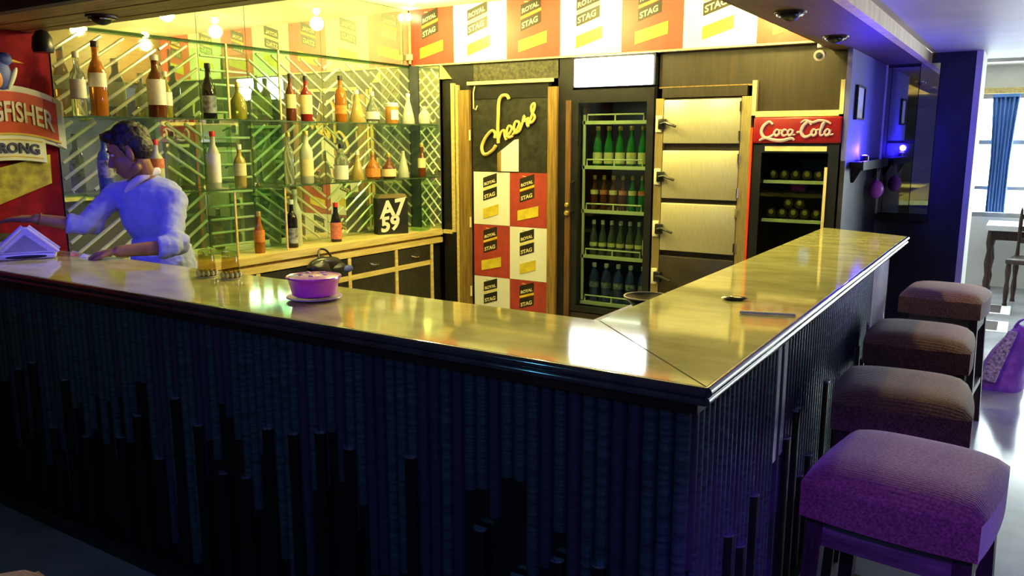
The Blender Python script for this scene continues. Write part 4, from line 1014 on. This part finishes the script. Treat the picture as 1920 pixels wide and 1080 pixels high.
# two upturned tumblers
def tumbler(loc, label):
    t = thing('tumbler', label, 'glass', loc, 0, 'upturned tumblers on the counter')
    wall_ = MATS.get('tumbler_glass') or pane_mat('tumbler_glass', (.86, .82, .62), 1.2)
    part('glass_wall', B().lathe([(.036, .0), (.037, .003), (.030, .095), (.027, .104), (.0, .105)], 20).lathe([(.033, .001), (.027, .085), (.0, .086)], 20), wall_, t, True)
    part('rim', B().tube([(.0365 * math.cos(a), .0365 * math.sin(a), .0025) for a in [2 * math.pi * i / 20 for i in range(21)]], .0025, 6), M('rim_glass', (.85, .82, .62), .1, .3), t, True)
    pt = B()
    for k in range(12):
        a = 2 * math.pi * k / 12; pt.ell((.035 * math.cos(a), .035 * math.sin(a), .016), (.006, .006, .010), None, 8, 5)
    part('cut_pattern', pt, MATS['rim_glass'], t, True)
tumbler((-2.66, 1.985, Z), 'upturned tumbler on the counter, the one nearer the barman')
tumbler((-2.545, 2.005, Z), 'upturned tumbler on the counter, the one nearer the purple bowl')
# purple bowl on a plate
t = thing('purple_bowl', 'translucent purple sectioned plastic bowl on a violet plate', 'bowl', (-1.975, 1.885, Z))
part('saucer', B().lathe([(.03, 0), (.075, .003), (.092, .009), (.090, .012), (.07, .007), (.0, .006)], 32), plate_m, t, True)
part('bowl_wall', B().lathe([(.060, .012), (.072, .018), (.082, .060), (.086, .070), (.091, .074), (.090, .079), (.083, .076), (.078, .062), (.066, .022), (.0, .018)], 32), purple_pl, t, True)
for k in range(4):
    a = k * math.pi / 2 + .5
    part('section_wall', B().slab([(.006, .02), (.064, .024), (.078, .066), (.006, .066)], -.0025, .0025).xf(Matrix.Rotation(a, 4, 'Z')), purple_pl, t)
part('lid', B().lathe([(.083, .077), (.060, .083), (.0, .085)], 32), purple_pl, t, True)
for k in range(5):
    a = k * 1.26 + .3; part('lid_glint', B().ell((.042 * math.cos(a), .042 * math.sin(a), .084), (.011, .008, .003), None, 12, 6), M('lid_highlight', (.85, .55, .88), .25), t, True)  # raised pale spots imitate lights reflected on the lid
# straw and smear on the right run, dark bowl below the inner edge
single('drinking_straw', B().cyl((0, 0, .0045), (.155, .045, .0045), .0045, n=8), lab_w, 'pale drinking straw lying on the right run of the counter', 'straw', (-.71, 2.415, Z), smooth=True)
b = B().ell((0, 0, .006), (.045, .022, .007), None, 16, 6)
for i, v in enumerate(b.v):
    q = Vector(v); b.v[i] = (q.x + .008 * noise.noise(q * 40), q.y + .006 * noise.noise(q * 33), max(0, q.z + .003 * noise.noise(q * 60)))
single('foil_wrapper', b, M('wrapper', (.10, .09, .05), .25, .4, scale=40), 'small crumpled dark wrapper on the right run of the counter', 'wrapper', (-.79, 2.62, Z), R(20), smooth=True)
led = struct('trim_9', B().box((-1.30, 2.30, .955), (-.992, 3.2, .975)), wood_dark)
t = thing('dark_bowl', 'black bowl with cream rim on the ledge below the inner counter edge', 'bowl', (-1.20, 2.86, .976))
part('bowl_wall', B().lathe([(.03, 0), (.05, .01), (.085, .05), (.088, .055), (.08, .05), (.045, .016), (.0, .012)], 28), lamp_black, t, True)
part('rim', B().tube([(.0875 * math.cos(a), .0875 * math.sin(a), .055) for a in [2 * math.pi * i / 28 for i in range(29)]], .003, 6), lab_c, t, True)

# ================================================================== BAR STOOLS
def make_stool(label, loc, rz):
    t = thing('bar_stool', label, 'stool', loc, rz, 'bar stools along the counter')
    w, d, zt = .215, .235, .81
    # domed cushion
    n = 14; vs = []; fs = []
    def prof(u): return max(0.0, 1 - abs(u) ** 4) ** .45
    for j in range(n + 1):
        for i in range(n + 1):
            u = -1 + 2 * i / n; v = -1 + 2 * j / n
            # rounded square plan
            x = u * w * (1 - .06 * v * v); y = v * d * (1 - .06 * u * u)
            z = zt - .045 + .05 * prof(u) * prof(v)
            vs.append((x, y, z))
    for j in range(n):
        for i in range(n):
            a = j * (n + 1) + i; fs.append((a, a + 1, a + n + 2, a + n + 1))
    top = len(vs)
    border = [i for i in range(n + 1)] + [(j + 1) * (n + 1) - 1 for j in range(1, n + 1)] + [n * (n + 1) + i for i in range(n - 1, -1, -1)] + [j * (n + 1) for j in range(n - 1, 0, -1)]
    for k in border: vs.append((vs[k][0], vs[k][1], zt - .135))
    m_ = len(border)
    for k in range(m_): fs.append((border[k], border[(k + 1) % m_], top + (k + 1) % m_, top + k))
    fs.append(tuple(range(top, top + m_)))
    part('cushion', B().add(vs, fs), fabric, t, True)
    part('apron', B().box((-.185, -.195, zt - .215), (.185, -.170, zt - .136)).box((-.185, .170, zt - .215), (.185, .195, zt - .136)).box((-.185, -.17, zt - .215), (-.16, .17, zt - .136)).box((.16, -.17, zt - .215), (.185, .17, zt - .136)), apron_m, t)
    for sx in (-1, 1):
        for sy in (-1, 1):
            b = B(); x0, y0, x1, y1 = sx * .168, sy * .175, sx * .192, sy * .20; r0, r1 = .021, .017
            b.add([(x1 - r1, y1 - r1, 0), (x1 + r1, y1 - r1, 0), (x1 + r1, y1 + r1, 0), (x1 - r1, y1 + r1, 0), (x0 - r0, y0 - r0, zt - .136), (x0 + r0, y0 - r0, zt - .136), (x0 + r0, y0 + r0, zt - .136), (x0 - r0, y0 + r0, zt - .136)],
                  [(0, 3, 2, 1), (4, 5, 6, 7), (0, 1, 5, 4), (1, 2, 6, 5), (2, 3, 7, 6), (3, 0, 4, 7)])
            part('leg', b, leg_m, t)
    for sx in (-1, 1): part('footrest', B().box((sx * .185 - .012, -.18, .24), (sx * .185 + .012, .18, .275)), leg_m, t)
    for sy in (-1, 1): part('stretcher', B().box((-.175, sy * .19 - .012, .30), (.175, sy * .19 + .012, .335)), leg_m, t)
    return t
st0 = make_stool('nearest bar stool, square padded seat lit violet, at the bar corner', (-.195, 2.235, 0), R(-6))
dup(st0, (-.30, 2.98, 0), R(5), 'bar stool with brown lit seat, second from the camera along the bar')
dup(st0, (-.345, 3.90, 0), R(2), 'bar stool with mostly dark seat, third from the camera along the bar')
dup(st0, (-.34, 5.12, 0), R(-4), 'bar stool at the far end of the bar, fourth from the camera')
dup(st0, (-1.465, .50, 0), R(-12.6), 'bar stool whose seat corner peeks in at the lower left picture corner')

# ================================================================== BEYOND THE COUNTER
# mirror panel on the divider wall
t = thing('mirror_panel', 'smoked mirror panels on the dark divider wall beyond the bar', 'mirror', (-.82, 6.5, 1.08))
part('mirror_pane', B().box((-.94, 6.488, 1.10), (-.905, 6.499, 2.13)), mirror_dim, t, world=True)
part('mirror_pane', B().box((-.90, 6.488, 1.62), (-.725, 6.499, 2.13)), mirror_dim, t, world=True)
part('mirror_pane', B().box((-.90, 6.488, 1.10), (-.725, 6.499, 1.60)), mirror_dim, t, world=True)
part('mirror_pane', B().box((-.72, 6.488, 1.10), (-.60, 6.499, 2.15)), mirror, t, world=True)
part('bevel_strip', B().box((-.944, 6.482, 1.09), (-.93, 6.499, 2.15)), strip_glass, t, world=True)
part('bottom_rail', B().box((-.94, 6.47, 1.05), (-.60, 6.499, 1.09)), lamp_black, t, world=True)
# framed print and sofa in the blue alcove
t = thing('framed_print', 'small framed print on the blue lit side wall beside the cola cooler', 'picture', (-.944, 5.50, 1.745), R(90))
part('frame', B().box((-.13, -.018, 0), (.13, 0, .012)).box((-.13, -.018, .195), (.13, 0, .207)).box((-.13, -.018, .012), (-.117, 0, .195)).box((.117, -.018, .012), (.13, 0, .195)), lamp_black, t)
part('print_sheet', B().box((-.117, -.008, .012), (.117, -.001, .195)), M('print_paper', (.60, .62, .70), .5, scale=25, col2=(.42, .44, .55)), t)
t = thing('wall_ledge', 'dark wall ledge below the framed print beside the cola cooler', 'shelf', (-.944, 5.85, 1.46))
part('ledge_board', B().box((.0, -.50, 0), (.07, .50, .03)), lamp_black, t)
part('ledge_lip', B().box((.07, -.50, -.02), (.08, .50, .035)), lamp_black, t)
for y in (-.4, .4): part('bracket', B().slab([(.0, -.10), (.012, -.10), (.065, -.001), (.0, -.001)], y - .01, y + .01), lamp_black, t)
t = thing('added_blue_uplight', 'small added blue lamp standing on the dark wall ledge', 'lamp', (-.905, 5.62, 1.49))  # added lamp, throws blue light on the side wall and soffit
part('lamp_can', B().lathe([(.022, 0), (.026, .004), (.026, .035), (.022, .035), (.020, .01), (.0, .01)], 16), lamp_black, t, True)
part('lamp_lens', B().ell((0, 0, .034), (.019, .019, .008), None, 14, 6), M('blue_lens', (.1, .1, 1), .3, emit=40, emit_col=(.04, .02, 1.0), var=0), t, True)
lamp('added_blue_glow', 'POINT', (-.90, 5.62, 1.56), 24, (0.03, 0.012, 1.0), size=0.02)
t = thing('pink_balloon', 'small pink balloon hanging below the dark wall ledge', 'balloon', (-.885, 6.05, 1.24))
part('balloon_skin', B().ell((0, 0, .05), (.05, .07, .06)), M('pink_balloon', (.60, .12, .65), .3), t, True)
part('knot', B().lathe([(.012, 0), (.004, .012)], 8, (0, 0, .108)), MATS['pink_balloon'], t, True)
part('string', B().cyl((0, 0, .112), (0, 0, .20), .0015, n=5), paper, t)
# flat patches standing in for shadows and reflections on the far floor
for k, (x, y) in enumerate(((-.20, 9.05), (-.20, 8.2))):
    t = thing('floor_shade_patch', 'small dark patch imitating shade, with pale border, on the far floor, %s one' % ('farther', 'nearer')[k], 'shade patch', (x, y, 0), 0, 'shade patches on the far floor')
    part('patch_border', B().box((-.10, -.24, 0.0005), (.16, .24, .006)), cloth_w, t); part('patch_field', B().box((-.075, -.20, .006), (.08, .20, .009)), M('shade_dark', (.05, .04, .035), .9, scale=60), t)
# violet plastic bag standing on the floor
def sack(cx, w, d, h_):
    vs = []; fs = []; n, m_ = 18, 9
    for j in range(m_ + 1):
        v = j / m_
        for i in range(n):
            a = 2 * math.pi * i / n; k = (1 - .72 * v ** 1.6) * (1 + .12 * math.sin(3 * a + 2 * v))
            x = w * k * math.copysign(abs(math.cos(a)) ** .7, math.cos(a)) + .10 * v * v; y = d * (1 - .75 * v) * math.copysign(abs(math.sin(a)) ** .7, math.sin(a))
            q = Vector((x, y, h_ * v)); nn = noise.noise(q * 14) * .022 * (.3 + v)
            vs.append((x + nn, y + nn * .8, max(0, h_ * v + nn * v)))
    for j in range(m_):
        for i in range(n): fs.append((j * n + i, j * n + (i + 1) % n, (j + 1) * n + (i + 1) % n, (j + 1) * n + i))
    fs.append(tuple(range(n - 1, -1, -1))); fs.append(tuple(range(m_ * n, m_ * n + n)))
    return B().add(vs, fs)
t = thing('plastic_bag', 'crumpled violet printed plastic bag standing on the floor beside the stools', 'bag', (-.045, 6.12, .0))
part('bag_body', sack(0, .135, .10, .44), bag_m, t, True)
part('printed_side', B().add([(-.125, -.085, .06), (-.02, -.112, .06), (.075, -.052, .40), (.02, -.045, .40), (-.125, -.080, .06), (-.02, -.105, .06), (.075, -.045, .40), (.02, -.038, .40)], [(0, 1, 2, 3), (4, 5, 6, 7), (0, 1, 5, 4), (1, 2, 6, 5), (2, 3, 7, 6), (3, 0, 4, 7)]), bag_print, t)
part('bag_handle', B().tube(spline([(.05, -.02, .42), (.08, -.02, .47), (.12, .0, .48), (.13, .02, .43)]), .008, 6), bag_m, t, True)
# far table with cloth and carved chairs
t = thing('far_table', 'dark carved table under a white cloth at the far window', 'table', (-.12, 10.05, 0))
part('table_top', B().rbox((.10, 0, .725), (.62, .60, .03), .006), furn, t)
part('table_cloth', B().rbox((.10, 0, .748), (.64, .62, .014), .005).box((-.222, -.312, .70), (.42, -.306, .75)), cloth_w, t)
for sx in (-.17, .36):
    for sy in (-.25, .25):
        part('leg', B().lathe([(.035, 0), (.022, .05), (.036, .15), (.024, .22), (.040, .35), (.024, .48), (.038, .56), (.03, .71)], 10, (sx, sy, 0)), furn, t, True)
part('skirt', B().box((-.17, -.262, .60), (.36, -.24, .71)), furn, t)
t = thing('far_chair', 'dark turned-leg chair before the far window table', 'chair', (.10, 9.42, 0), R(170))
part('seat', B().rbox((0, 0, .45), (.40, .40, .05), .012), furn, t, True)
for sx in (-.17, .17):
    for sy in (-.17, .17):
        part('leg', B().lathe([(.026, 0), (.018, .04), (.026, .15), (.018, .25), (.028, .35), (.022, .43)], 10, (sx, sy, 0)), furn, t, True)
    part('back_post', B().lathe([(.02, .47), (.014, .6), (.02, .8), (.014, .93), (.004, .96)], 10, (sx, -.18, 0)), furn, t, True)
for z in (.6, .72, .84): part('back_slat', B().box((-.16, -.19, z), (.16, -.172, z + .05)), furn, t)
